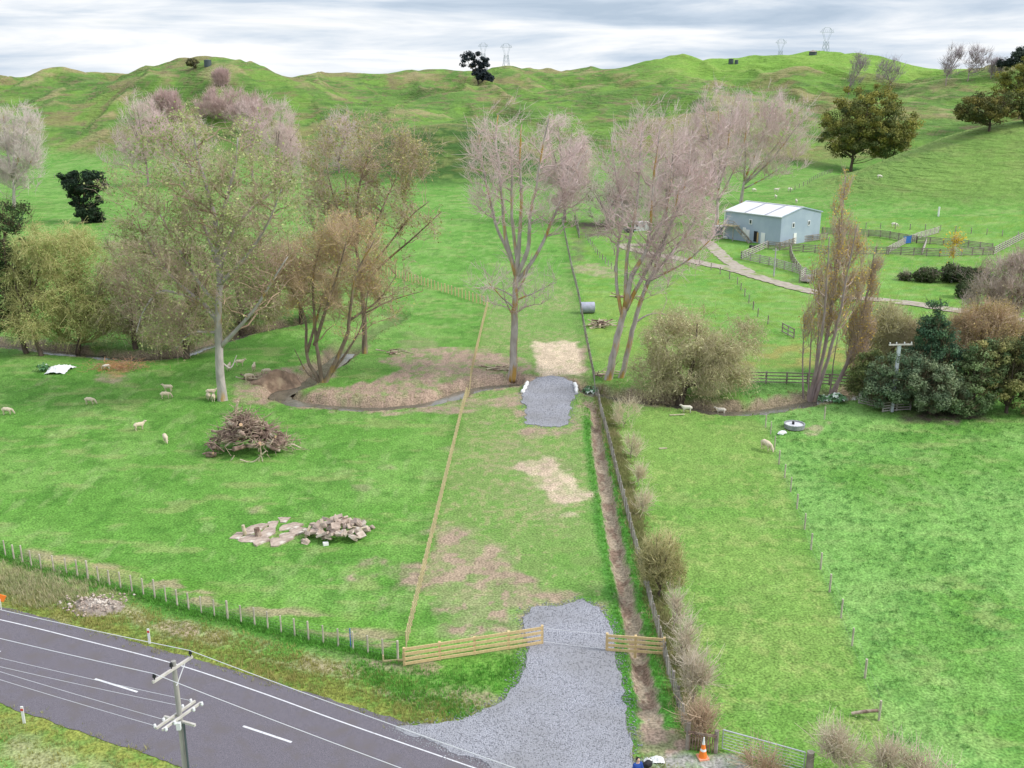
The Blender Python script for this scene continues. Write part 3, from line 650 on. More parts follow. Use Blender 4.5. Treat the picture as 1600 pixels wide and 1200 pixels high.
# stock yards
Yd = [
 ('white-grey board fence along the front left of the stock yard by the track', [(1158, 405), (1200, 414), (1245, 427), (1268, 437)], M_GREYW, 5, 1.5),
 ('grey board fence running from the yard corner back to the shed', [(1158, 405), (1178, 396), (1198, 387)], M_GREYW, 4, 1.4),
 ('long dark rail fence along the front of the large yard', [(1200, 389), (1300, 397), (1400, 398), (1470, 401), (1552, 398)], M_DARKW, 5, 1.5),
 ('pale rail fence at the right end of the yards climbing away', [(1552, 398), (1578, 384), (1602, 372), (1640, 352)], M_GREYW, 4, 1.5),
 ('rail fence passing close below the gable end of the shed', [(1212, 391), (1245, 380), (1292, 374)], M_DARKW, 4, 1.3),
 ('dark close-boarded back fence of the yards right of the shed', [(1284, 366), (1325, 368), (1380, 371), (1432, 380)], M_DARKW, 6, 1.5),
 ('dark rail fence along the back of the right-hand yard', [(1432, 380), (1490, 384), (1550, 392)], M_DARKW, 5, 1.4),
 ('grey rail divider across the yards with the blue gate on it', [(1385, 397), (1412, 382), (1432, 374), (1466, 364)], M_GREYW, 5, 1.4),
 ('short pale divider in the middle of the right-hand yard', [(1440, 398), (1444, 388), (1447, 379)], M_GREYW, 4, 1.2),
 ('curved pale race fence inside the front left yard', [(1234, 394), (1236, 406), (1242, 418), (1250, 428)], M_GREYW, 4, 1.4)]
for lb, pl, m_, r_, h_ in Yd:
    fence('yard_fence', lb, 'fence', [P(*q) for q in pl], 2.3, h_, .17, M_DARKW, r_, (.05, .15), rm=m_, group='stock yard fences')
fence('paddock_fence', 'thin wire fence across the foot of the hill behind the yards', 'fence', [P(1330, 357), P(1400, 358), P(1466, 361), P(1545, 367), P(1590, 372)], 3.2, 1.3, .18, M_OLDW, 0, wires=3)
fence('paddock_fence', 'faint wire fence across the far left flat in front of the hills', 'fence', [P(-40, 283), P(40, 279), P(120, 277), P(180, 276)], 5, 1.3, .2, M_OLDW, 0, wires=3)
fence('paddock_fence', 'wire fence on the hillside left of the big oak', 'fence', [P(1235, 300), P(1262, 288), P(1300, 270)], 4, 1.3, .18, M_OLDW, 0, wires=3)
fence('pen_fence', 'pale picket fence left of the small lean-to by the shed', 'fence', [P(1086, 372), P(1115, 371)], 1.2, 1.3, .15, M_GREYW, 4, (.05, .15))
# loading ramp
r = P(1262, 440); g = empty('loading_ramp', r, -.5, label='boxy grey timber loading ramp at the end of the yard race beside the track', cat='loading ramp')
MB().box((0, 0, .55), (1.6, 3.2, .12), R=np.array(Matrix.Rotation(.18, 3, 'X'))).build('deck', M_OLDW, g)
for sx in (-.85, .85):
    mb = MB()
    for z in (.5, .85, 1.2, 1.55, 1.9): mb.bar((sx, -1.7, z), (sx, 1.7, z), .05, .18)
    mb.build('side_rail', M_GREYW, g)
    for yy in (-1.7, 0, 1.7): MB().box((sx * 1.12, yy, .9), (.16, .16, 2.3)).build('post', M_DARKW, g)
b = P(1417, 381); g = empty('blue_gate', b, .55, label='small bright blue sheet gate standing in the yard divider', cat='gate')
MB().box((0, 0, .85), (2.2, .06, 1.3)).build('panel', M_BLUE, g)
mb = MB()
for sx in (-1.13, 1.13): mb.tube([(sx, 0, 0), (sx, 0, 1.7)], .05, 6)
for z in (.17, 1.53): mb.tube([(-1.1, -.06, z), (1.1, -.06, z)], .035, 6)
mb.build('frame', M_BLUE, g)

# ------------------------------------------------------------------ shed
C0 = np.array([*PF(1218, 385)]); R0 = np.array([*PF(1279.5, 375)]); 
ux = (R0 - C0); WID = np.linalg.norm(ux); ux /= WID; uy = np.array([-ux[1], ux[0]]); LEN = 13.8; EV = 5.8; RG = 7.15
shed = empty('farm_shed', (*C0, 0), math.atan2(ux[1], ux[0]), label='two-storey blue-grey corrugated farm shed with pale roof beside the stock yards', cat='shed')
th = .12
def corr(a, b, z0, z1f, nrm, amp=.03, pitch=.3):   # ribbed cladding from a to b; top height z1f(t)
    a = np.array(a, float); b = np.array(b, float); L = np.linalg.norm(b - a); n = int(L / (pitch / 2)); V = []; Fs = []
    for i in range(n + 1):
        t = i / n; p = a + (b - a) * t + np.array(nrm) * (amp if i % 2 else 0)
        V += [(p[0], p[1], z0), (p[0], p[1], z1f(t))]
    for i in range(n): Fs.append((2 * i, 2 * i + 2, 2 * i + 3, 2 * i + 1))
    return V, Fs
gz = lambda t: EV + (RG - EV) * (1 - abs(2 * t - 1))
mb = MB()
for (a_, b_, f_, nn) in [((0, 0), (WID, 0), gz, (0, -1)), ((WID, 0), (WID, LEN), lambda t: EV, (1, 0)), ((WID, LEN), (0, LEN), gz, (0, 1)), ((0, LEN), (0, 0), lambda t: EV, (-1, 0))]:
    mb.add(*corr(a_, b_, -.2, f_, nn))
mb.build('cladding', M_CLAD, shed)
def roof_side(x0, x1, name='roof'):
    z0, z1 = (EV + .04, RG + .04) if x0 < x1 else (EV + .04, RG + .04)
    return None
for s in (0, 1):
    xa = -.25 if s == 0 else WID + .25; xb = WID / 2
    n = 92; V = []; Fs = []
    for i in range(n + 1):
        y = -.2 + (LEN + .4) * i / n; dz = .035 if i % 2 else 0
        V += [(xa, y, EV - .02 + dz), (xb, y, RG + .06 + dz)]
    for i in range(n): Fs.append((2 * i, 2 * i + 1, 2 * i + 3, 2 * i + 2))
    MB().add(V, Fs).build('roof', M_ROOF, shed)
    for f in (.36, .72) if s == 0 else ():
        y = LEN * (1 - f) - .1
        mb = MB(); mb.bar((xa, y, EV + .09), (xb, y, RG + .17), .34, .05); mb.build('roof_joint', M_ROOFD, shed)
MB().bar((WID / 2, -.25, RG + .12), (WID / 2, LEN + .25, RG + .12), .5, .06).build('ridge_cap', M_ROOF, shed)
mb = MB(); mb.bar((-.3, -.25, EV - .05), (-.3, LEN + .25, EV - .05), .14, .16); mb.build('gutter', M_TRIM, shed)
mb = MB(); mb.bar((-.28, LEN, 0), (-.28, LEN, EV), .16, .16, up=(1, 0, 0)); mb.build('downpipe', M_TRIM, shed)
mb = MB()
for xa, xb in ((-.25, WID / 2), (WID + .25, WID / 2)): mb.bar((xa, -.22, EV + .0), (xb, -.22, RG + .06), .04, .2)
mb.build('barge_board', M_CLAD, shed)
def opening(face, t, z, w, h, kind):         # face 'x' = gable (y=0), 'y' = long wall (x=0)
    if face == 'x': c = lambda d: (t, -.04 - d, z); sz = lambda w_, h_, d: (w_, d, h_)
    else: c = lambda d: (-.04 - d, t, z); sz = lambda w_, h_, d: (d, w_, h_)
    if kind == 'door':
        f = MB().box(c(.03), sz(w, h, .08)).build('door', M_WHITE, shed)
        hp = list(c(.09)); hp[0 if face == 'x' else 1] += w * .35
        MB().box(hp, (.08, .08, .08)).build('handle', M_STEEL, f)
    elif kind == 'window':
        f = MB().box(c(.02), sz(w, h, .07)).build('window', M_TRIM, shed)
        MB().box(c(.07), sz(w * .55, h * .68, .05)).build('pane', M_GLASS, f)
    else:
        f = MB().box(c(.02), sz(w, h, .06)).build('doorway', M_DARK, shed)
opening('x', WID * .36, 1.1, .95, 2.2, 'door'); opening('x', WID * .30, 3.85, .8, 1.05, 'window'); opening('x', WID * .69, 3.85, .8, 1.05, 'window')
opening('y', 4.1, 1.15, 1.0, 2.2, 'door'); opening('y', 5.9, 1.3, .9, 2.1, 'hole'); opening('y', 7.9, 1.5, .9, 1.9, 'door'); opening('y', 8.8, 1.9, .8, 1.8, 'door'); opening('y', 7.35, 4.1, .8, 1.05, 'window')
f = MB().box((-.10, 5.35, 1.15), (.06, .35, 2.0)).build('open_door_edge', mat('tan_ply', (.5, .33, .16), rough=.8), shed)
# balcony and stair on the long wall
st = MB().box((-1.0, 12.0, 3.0), (1.9, 3.9, .12)).build('balcony', M_PINE2, shed)
for yy in (10.2, 13.8): MB().box((-1.85, yy, 1.45), (.14, .14, 2.95)).build('support', M_OLDW, st)
mb = MB()
for z in (3.55, 4.05): mb.bar((-1.9, 10.1, z), (-1.9, 13.95, z), .05, .1)
for yy in (10.1, 11.4, 12.7, 13.95): mb.box((-1.9, yy, 3.55), (.09, .09, 1.1))
mb.build('railing', M_OLDW, st)
stair = MB(); a, b = np.array((-1.5, 10.0, 3.0)), np.array((-1.5, 5.9, .1))
for dx in (-.5, .5): stair.bar(a + [dx, 0, 0], b + [dx, 0, 0], .06, .26)
for i in range(13):
    q = a + (b - a) * (i + .5) / 13; stair.box(q, (1.0, .26, .04))
stair = stair.build('stair', M_OLDW, shed)
mb = MB(); mb.bar(a + [-.5, 0, 1.0], b + [-.5, 0, 1.0], .05, .1)
for i in range(5):
    q = a + (b - a) * i / 4 + [-.5, 0, .5]; mb.box(q, (.08, .08, 1.0))
mb.build('handrail', M_OLDW, stair)
# lean-to at the far left corner
lo = P(1128, 372); lt = empty('lean_to', lo, math.atan2(ux[1], ux[0]), label='small open lean-to with flat white roof at the left end of the blue-grey shed', cat='shelter')
MB().box((0, 0, 2.5), (3.0, 2.6, .14), R=np.array(Matrix.Rotation(.06, 3, 'Y'))).build('roof', M_ROOF, lt)
for sx in (-1.35, 1.35):
    for sy in (-1.15, 1.15): MB().box((sx, sy, 1.2), (.14, .14, 2.45)).build('post', M_OLDW, lt)
MB().box((0, 1.15, 1.3), (2.6, .06, 1.9)).build('back_wall', M_CLAD, lt)
def bush_low(name, pxs, label, cat, mt, r, seed, group=None): pass
kx = P(1000, 360); bx = empty('water_tank', kx, .1, label='small pale box-shaped water tank behind the leaning poplars near the pen', cat='tank')
MB().box((0, 0, .9), (3.4, 1.8, 1.8)).build('body', M_ROOF, bx); MB().box((0, 0, 1.85), (3.6, 2.0, .1)).build('lid', M_TRIM, bx)
for sx in (-.9, .5): MB().box((sx, -.92, 1.2), (.5, .04, .5)).build('vent', M_DARK, bx)
tk = P(983, 363); tr_ = empty('farm_trailer', tk, .2, label='dark low farm trailer parked left of the pale box tank', cat='trailer')
MB().box((0, 0, .75), (2.6, 1.4, .5)).box((1.7, 0, .55), (1.0, .12, .1)).build('tray', M_TANK, tr_)
for sx in (-.5, .5):
    for sy in (-.78, .78): MB().tube([(sx, sy - .08, .35), (sx, sy + .08, .35)], .35, 14).build('wheel', M_BLACK, tr_)
b_ = P(1184, 389)
g = empty('rubbish_heap', P(1180, 387), 0, label='small dark heap of bags against the shed wall under the stair foot', cat='heap')
mb = MB()
for i in range(6): mb.rock((random.uniform(-.9, .9), random.uniform(-.4, .4), .25), (.4, .3, .3), seed=i + 40, sub=2)
mb.build('bags', M_BLACK, g)
tag(MB().rock(P(1134, 373) + [0, 0, .25], (.6, .45, .3), 3, 2).build('bath_tub', M_WHITE), 'small white tub on the grass under the shed balcony', 'tub')

# ------------------------------------------------------------------ power poles, pylons, tanks
def pole_world(u, v, h, y): return at(u, v, y)
top = at(272, 1042, 32.6); bx_, by_ = top[0], top[1]
pole = empty('power_pole', (bx_, by_, 0), label='tall grey timber power pole with two crossarm levels beside the road', cat='power pole')
MB().tube([(0, 0, -.5), (0, 0, top[2] + .25)], [.15, .09], 12).build('pole', M_CONC if False else mat('grey_pole_timber', (.27, .26, .25), (.38, .36, .33), scale=2, stretch=(4, 4, .5), rough=.9), pole)
ad = np.array([.478, .878, 0.]); ad /= np.linalg.norm(ad); al = np.array([-.93, .36, 0.])   # arm direction, line direction (left along the road)
tz = top[2]
M_ARM = mat('pale_crossarm', (.55, .52, .49), (.45, .42, .39), scale=3, rough=.9)
arm = MB().bar(-ad * .96 + [0, -.16, tz], ad * .98 + [0, -.16, tz], .085, .10).build('crossarm', M_ARM, pole)
ins = []
for k in (-.86, -.05, .9):
    q = ad * k + np.array([0, -.16, tz + .065]); MB().tube([q, q + [0, 0, .09], q + [0, 0, .1], q + [0, 0, .24]], [.025, .025, .07, .05], 10).build('insulator', M_BLACK, arm); ins.append(q + [0, 0, .24])
MB().tube([ad * .6 + np.array([0, -.1, tz - .05]), (0.05, -.1, tz - .75)], .02, 5).build('brace', M_CABLE, pole)
lz = tz - 2.1
low = []
for o in (-.14, .14):
    off = al * o
    a2 = MB().bar(-ad * 1.0 + off + [0, 0, lz], ad * .95 + off + [0, 0, lz], .075, .09).build('crossarm', M_ARM, pole)
    for k in (-.93, -.5, .45, .87):
        q = ad * k + off + np.array([0, 0, lz - .06]) + al * (.12 if o > 0 else -.12)
        MB().tube([q, q + [0, 0, .06], q + [0, 0, .16]], [.03, .06, .045], 8).build('insulator', M_TRIM, a2)
        if o > 0: low.append(q + [0, 0, .1])
for s in (-.28, -.36): MB().bar(-al * .7 + [0, 0, lz + s], al * .75 + [0, 0, lz + s], .09, .1).build('crossarm', M_ARM, pole) if s == -.28 else None
MB().tube([(.17, -.12, lz - .3), (.15, -.12, 2.5)], .045, 8).build('conduit', M_TANK, pole)
MB().box((0, -.2, lz - .35), (.16, .14, .3)).build('fuse_box', M_TRIM, pole)
MB().box((0, -.19, 3.2), (.1, .03, .25)).build('warning_plate', M_ORANGE, pole)
def wire_to(name, label, a, b, sag, n=24, r=.013, group=None):
    a = np.array(a, float); b = np.array(b, float)
    pts = [a + (b - a) * t - np.array([0, 0, sag * 4 * t * (1 - t)]) for t in np.linspace(0, 1, n)]
    o = MB().tube(pts, r, 5).build(name, M_CABLE); return tag(o, label, 'cable', group)
wo = np.array([bx_, by_, 0])
def to_edge(p, u, v):                        # a far span end seen through (u, v), one span from the pole
    dx, dy, dz = ray(u, v); return dx, dy, dz
RD = np.array([-.915, .403, 0])
for k, (q, lb, e1, e2) in enumerate(zip((ins[0], ins[1], ins[2]), ('nearest', 'middle', 'farthest'), ((0, 985), (0, 960), (0, 938)), ((540, 1157), (560, 1130), (540, 1099)))):
    w0 = wo + q
    for d_, (eu, ev), nm in ((RD, e1, 'left'), (-RD, e2, 'right')):
        # the span height where it passes the given sight line
        dx, dy, dz = ray(eu, ev)
        A = np.array([[d_[0], -dx], [d_[1], -dy]]); tt, kk = np.linalg.solve(A, -w0[:2] + np.array([0, 0]))
        zz = CAMZ + dz * kk; slope = (zz - w0[2]) / tt
        slope = max(-.14, min(.14, slope))
        Lh = 60.0; end = w0 + d_ * Lh + [0, 0, max(-1.5, min(2.5, slope * Lh + .6))]
        if k == 1: continue
        wire_to('power_line', f'white power line on the {lb} insulator, running {nm} from the roadside pole', w0, end, 1.0, group='power lines of the roadside pole')
for i, (q, ev, w_) in enumerate(zip(low, (1050, 1037, 1028, 1014), ('lowest', 'second lowest', 'second highest', 'highest'))):
    w0 = wo + q; dx, dy, dz = ray(0, ev); A = np.array([[RD[0], -dx], [RD[1], -dy]]); tt, kk = np.linalg.solve(A, -w0[:2])
    zz = CAMZ + dz * kk; slope = max(-.14, min(.14, (zz - w0[2]) / tt))
    wire_to('service_line', f'{w_} of four thin wires leaving the lower crossarms leftwards', w0, w0 + RD * 55 + [0, 0, slope * 55 + .5], .9, r=.008, group='service wires over the road')

b2 = PF(1393, 643); tp = at(1404, 538, b2[1]); pole2 = empty('power_pole', (*b2, 0), .1, label='pale concrete power pole with one crossarm in front of the dark bushes', cat='power pole')
MB().bar((0, 0, -.3), (0, 0, tp[2]), .3, .26, up=(1, 0, 0)).build('pole', mat('pale_concrete', (.56, .60, .64), (.46, .50, .54), scale=2, rough=.8), pole2)
a2 = MB().bar((-1.15, -.2, tp[2] + .02), (1.2, -.2, tp[2] + .02), .12, .13).build('crossarm', M_ARM, pole2)
for k in (-1.05, -.4, .4, 1.1): MB().tube([(k, -.2, tp[2] + .08), (k, -.2, tp[2] + .26)], [.04, .06], 8).build('insulator', M_TRIM, a2)
b3 = P(1209, 432); t3 = at(1214, 388, b3[1]); p3 = empty('power_pole', b3, label='slim grey pole standing by the farm track below the stock yard', cat='power pole')
MB().tube([(0, 0, -.3), (0, 0, t3[2] - b3[2])], [.14, .10], 8).build('pole', M_CONC, p3)
MB().bar((-.5, 0, t3[2] - b3[2] - .3), (.5, 0, t3[2] - b3[2] - .3), .1, .1).build('crossarm', M_ARM, p3)

def pylon(u, vt, y, H_, w, lb, wide=False):
    tp = at(u, vt, y); z0 = tp[2] - H_
    g = empty('transmission_tower', (tp[0], tp[1], z0), .3, label=lb, cat='pylon', group='lattice pylons on the skyline')
    mb = MB(); r = .17
    def leg(a, b, rr=r): mb.tube([a, b], rr, 4)
    hs = [0, .22, .42, .58, .70]; ws = [w, w * .72, w * .5, w * .36, w * .3]
    for i in range(4):
        for sx, sy in ((1, 1), (1, -1), (-1, -1), (-1, 1)):
            a_ = np.array([sx * ws[i] / 2, sy * ws[i] / 2, hs[i] * H_]); b_ = np.array([sx * ws[i + 1] / 2, sy * ws[i + 1] / 2, hs[i + 1] * H_]); leg(a_, b_, r * 1.3)
        for (s1, s2) in (((1, 1), (1, -1)), ((1, -1), (-1, -1)), ((-1, -1), (-1, 1)), ((-1, 1), (1, 1))):
            for (p_, q_) in ((s1, s2), (s2, s1)):
                leg(np.array([p_[0] * ws[i] / 2, p_[1] * ws[i] / 2, hs[i] * H_]), np.array([q_[0] * ws[i + 1] / 2, q_[1] * ws[i + 1] / 2, hs[i + 1] * H_]), r * .8)
    mb.build('body', M_PYL, g)
    top = MB(); W2 = w * (1.1 if wide else .85)
    # splayed head
    for sx in (-1, 1):
        top.tube([(sx * ws[-1] / 2, 0, .70 * H_), (sx * W2 * .42, 0, .9 * H_)], r, 4); top.tube([(sx * ws[-1] * .2, 0, .70 * H_), (sx * W2 * .30, 0, .9 * H_)], r * .8, 4)
        top.tube([(sx * W2 * .42, 0, .9 * H_), (sx * W2 * .2, 0, 1.0 * H_)], r, 4)
    top.tube([(-W2 * .62, 0, .9 * H_), (W2 * .62, 0, .9 * H_)], r * 1.2, 4); top.tube([(-W2 * .6, 0, .905 * H_), (-W2 * .2, 0, H_), (W2 * .2, 0, H_), (W2 * .6, 0, .905 * H_)], r, 4)
    for k in range(7):
        x = -W2 * .5 + W2 * k / 6; top.tube([(x, 0, .9 * H_), (x + W2 / 14, 0, .97 * H_)], r * .7, 4)
    top.build('crossarm', M_PYL, g)
pylon(791, 68, 1350, 46, 15, 'lattice pylon on the skyline, right of the dark skyline tree')
pylon(755, 67, 1500, 46, 14, 'lattice pylon half hidden behind the dark skyline tree')
pylon(1221, 61, 1250, 44, 11, 'squat lattice pylon left of the hilltop hut on the bright hill', True)
pylon(1293, 43, 1150, 48, 13, 'tallest lattice pylon, right of the hilltop hut', True)
def tank(u, v, d, h, lb):
    p = P(u, v); g = empty('water_tank', p, label=lb, cat='tank')
    MB().tube([(0, 0, -.5), (0, 0, h)], d / 2, 20).build('body', M_TANK, g)
    MB().tube([(0, 0, h), (0, 0, h + .18), (0, 0, h + .5)], [d / 2 + .12, d / 2 + .1, .3], 20).build('roof', M_TANK, g)
def hill_top(u, v0):                         # first visible ground under pixel row v0
    return u, v0
tank(325, 103, 3.6, 2.6, 'dark round water tank on top of the left hill')
tank(1142, 99.5, 3.6, 3.0, 'dark water tank on the ridge, larger left one of the pair')
tank(1150.5, 100, 2.6, 2.4, 'smaller dark water tank right of its twin on the ridge')
p = P(1270, 86); g = empty('hilltop_hut', p, .2, label='small dark round-roofed hut on the crest of the bright hill', cat='hut')
MB().tube([(0, 0, -.6), (0, 0, 2.2)], 2.9, 8).build('wall', M_TANK, g); MB().tube([(0, 0, 2.2), (0, 0, 3.5)], [3.3, .3], 8).build('roof', M_DARKW, g)

# ------------------------------------------------------------------ road furniture
def marker(u, v, lb):
    p = P(u, v); g = empty('marker_post', p, label=lb, cat='marker post')
    MB().box((0, 0, .48), (.13, .05, 1.0)).build('post', M_WHITE, g); MB().box((0, -.03, .8), (.135, .02, .12)).build('reflector', M_RED, g)
marker(234, 1006, 'white roadside marker post on the far verge near the pole wires')
marker(38, 1130, 'white roadside marker post on the near verge at bottom left')
c = P(1098, 1184); g = empty('traffic_cone', c, .2, label='orange and white traffic cone in front of the old timber gate', cat='traffic cone')
MB().box((0, 0, .035), (.5, .5, .07)).build('base', mat('faded_orange', (.75, .33, .22), rough=.6), g)
k_ = [(0, .20), (.35, .145), (.47, .12), (.70, .075), (.85, .055), (1.08, .03)]
for (z0, r0), (z1, r1), m_, n_ in zip(k_[:-1], k_[1:], [M_ORANGE, M_WHITE, M_ORANGE, M_WHITE, M_WHITE], ['cone_body', 'reflective_band', 'cone_body', 'reflective_band', 'reflective_band']):
    MB().tube([(0, 0, .07 + z0), (0, 0, .07 + z1)], [r0, r1], 16).build(n_, m_, g)
c = PF(2, 953); g = empty('road_works_flag', (*c, 0), .3, label='tilted orange and white road works marker at the left edge of the photo', cat='marker')
MB().bar((0, 0, 0), (.05, 0, .75), .10, .03, up=(1, 0, 0)).build('stem', M_WHITE, g)
MB().box((.12, 0, .8), (.42, .05, .42), R=np.array(Matrix.Rotation(.5, 3, 'Y'))).build('panel', M_ORANGE, g)

# farm gate bottom right
A = PF(1128, 1172); B = PF(1255, 1208); A = np.array([*A, 0]); B = np.array([*B, 0]); d = B - A; Lg = np.linalg.norm(d)
g = empty('farm_gate', A, math.atan2(d[1], d[0]), label='silver tubular steel farm gate beside the stout grey post at bottom right', cat='gate')
MB().tube([(0, 0, 1.15), (Lg, 0, 1.15)], .035, 8).build('top_rail', M_STEEL, g)
mb = MB()
for x in (0, Lg): mb.tube([(x, 0, .12), (x, 0, 1.15)], .03, 8)
mb.tube([(0, 0, .12), (Lg, 0, .12)], .025, 8).build('frame', M_STEEL, g)
for z in (.3, .46, .62, .78, .96): MB().tube([(0, 0, z), (Lg, 0, z)], .012, 5).build('bar', M_STEEL, g)
MB().tube([(Lg * .5, 0, .12), (Lg * .5, 0, 1.15)], .018, 5).build('brace', M_STEEL, g)
B2 = B + d / Lg * .25; g = empty('strainer_post', B2, label='stout grey strainer post holding the right end of the steel gate', cat='post')
MB().tube([(0, 0, -.3), (0, 0, 1.25)], [.19, .17], 14).build('post', M_OLDW, g); MB().tube([(0, 0, 1.252), (0, 0, 1.262)], [.165, .16], 14).build('cut_top', M_POSTG, g)
A_ = np.array([*PF(1074, 1170), 0]); B_ = np.array([*PF(1118, 1176), 0]); d = B_ - A_; Lg = np.linalg.norm(d)
g = empty('old_timber_gate', A_, math.atan2(d[1], d[0]), label='short old reddish timber paling gate behind the traffic cone', cat='gate')
for x, hh in ((0, 1.5), (Lg, 1.25)): MB().tube([(x, 0, -.2), (x, 0, hh)], .11, 9).build('post', M_OLDW, g)
MB().bar((0, -.12, 1.05), (Lg, -.12, 1.0), .06, .12).build('rail', M_LOG, g)
for i in range(9):
    x = Lg * (i + .7) / 10; MB().box((x, -.06, .5), (.06, .03, .95)).build('paling', M_LOG, g)
# stay log by the last electric post
a_ = np.array([*PF(1371, 1122), .45]); b_ = np.array([*PF(1330, 1118), .12])
tag(MB().tube([a_, (a_ + b_) / 2 + [0, 0, .03], b_], [.08, .09, .08], 8).build('stay_log', M_LOG), 'rusty brown stay log leaning on the end post of the electric fence', 'log')

# ------------------------------------------------------------------ trees
def prisms(P0, P1, R0, R1, n=3):
    d = P1 - P0; L = np.linalg.norm(d, axis=1)[:, None] + 1e-9; d = d / L
    a = np.cross(d, np.array([.13, .97, .21])); a /= np.linalg.norm(a, axis=1)[:, None] + 1e-9; b = np.cross(d, a)
    th = np.arange(n) * 2 * math.pi / n; cs, sn = np.cos(th)[None, :, None], np.sin(th)[None, :, None]
    ring = cs * a[:, None] + sn * b[:, None]
    V = np.concatenate([P0[:, None] + ring * R0[:, None, None], P1[:, None] + ring * R1[:, None, None]], 1)
    m = len(P0); k = np.arange(n); q = np.stack([k, (k + 1) % n, n + (k + 1) % n, n + k], 1)
    return V.reshape(-1, 3), (q[None] + (np.arange(m) * 2 * n)[:, None, None]).reshape(-1, 4)
def bez(A, B, C, m):                         # quadratic curves A..C, m+1 points each -> (N, m+1, 3)
    t = np.linspace(0, 1, m + 1)[None, :, None]
    return A[:, None] * (1 - t) ** 2 + 2 * B[:, None] * t * (1 - t) + C[:, None] * t ** 2
def unit(v): return v / (np.linalg.norm(v, axis=-1, keepdims=True) + 1e-9)
def in_env(rg, env, n, surf=.35, gap=0, gs=0, depth=0):
    w = np.array([e[6] if len(e) > 6 else (e[3] * e[4] * e[5]) ** .8 for e in env]); w = w / w.sum()
    i = rg.choice(len(env), n, p=w); E = np.array([e[:6] for e in env])[i]
    d = unit(rg.normal(size=(n, 3))); r = rg.uniform(0, 1, n) ** surf
    q = E[:, :3] + d * r[:, None] * E[:, 3:6]
    if gap and depth < 7:
        sc = max(1.1, (max(e[5] for e in env) * .30)); f = vn(q[:, 0] / sc + 31.7 + gs * 3.1, q[:, 2] / sc + .6 * q[:, 1] / sc + 17.3, gs)
        bad = rg.random(n) < gap * (1 - sstep(f, .28, .62))
        if bad.any(): q[bad] = in_env(rg, env, int(bad.sum()), surf, gap, gs, depth + 1)
    return q
M_BARK = {}
def bark(kind):
    if kind not in M_BARK:
        q = {'poplar': ((.46, .41, .38), (.34, .30, .27), (.42, .26, .07), .56), 'greypop': ((.48, .43, .41), (.36, .33, .31), (.42, .27, .09), .62),
             'dark': ((.085, .065, .05), (.13, .10, .08), (.20, .15, .08), .66), 'willow': ((.17, .13, .095), (.25, .20, .15), (.36, .24, .08), .60),
             'pinky': ((.34, .27, .26), (.26, .2, .19), (.40, .29, .14), .62)}[kind]
        M_BARK[kind] = mat(kind + '_bark', q[0], q[1], scale=1.6, stretch=(1.5, 1.5, .5), rough=.95, bump=.03, bscale=6, c3=q[2], c3lo=q[3])
    return M_BARK[kind]
M_TW = mat('twigs', (1, 1, 1), attr=True, rough=.95, spec=.1)
M_LEAF = mat('leaves', (1, 1, 1), attr=True, rough=.7, spec=.2, trans=.25)
TREES = []
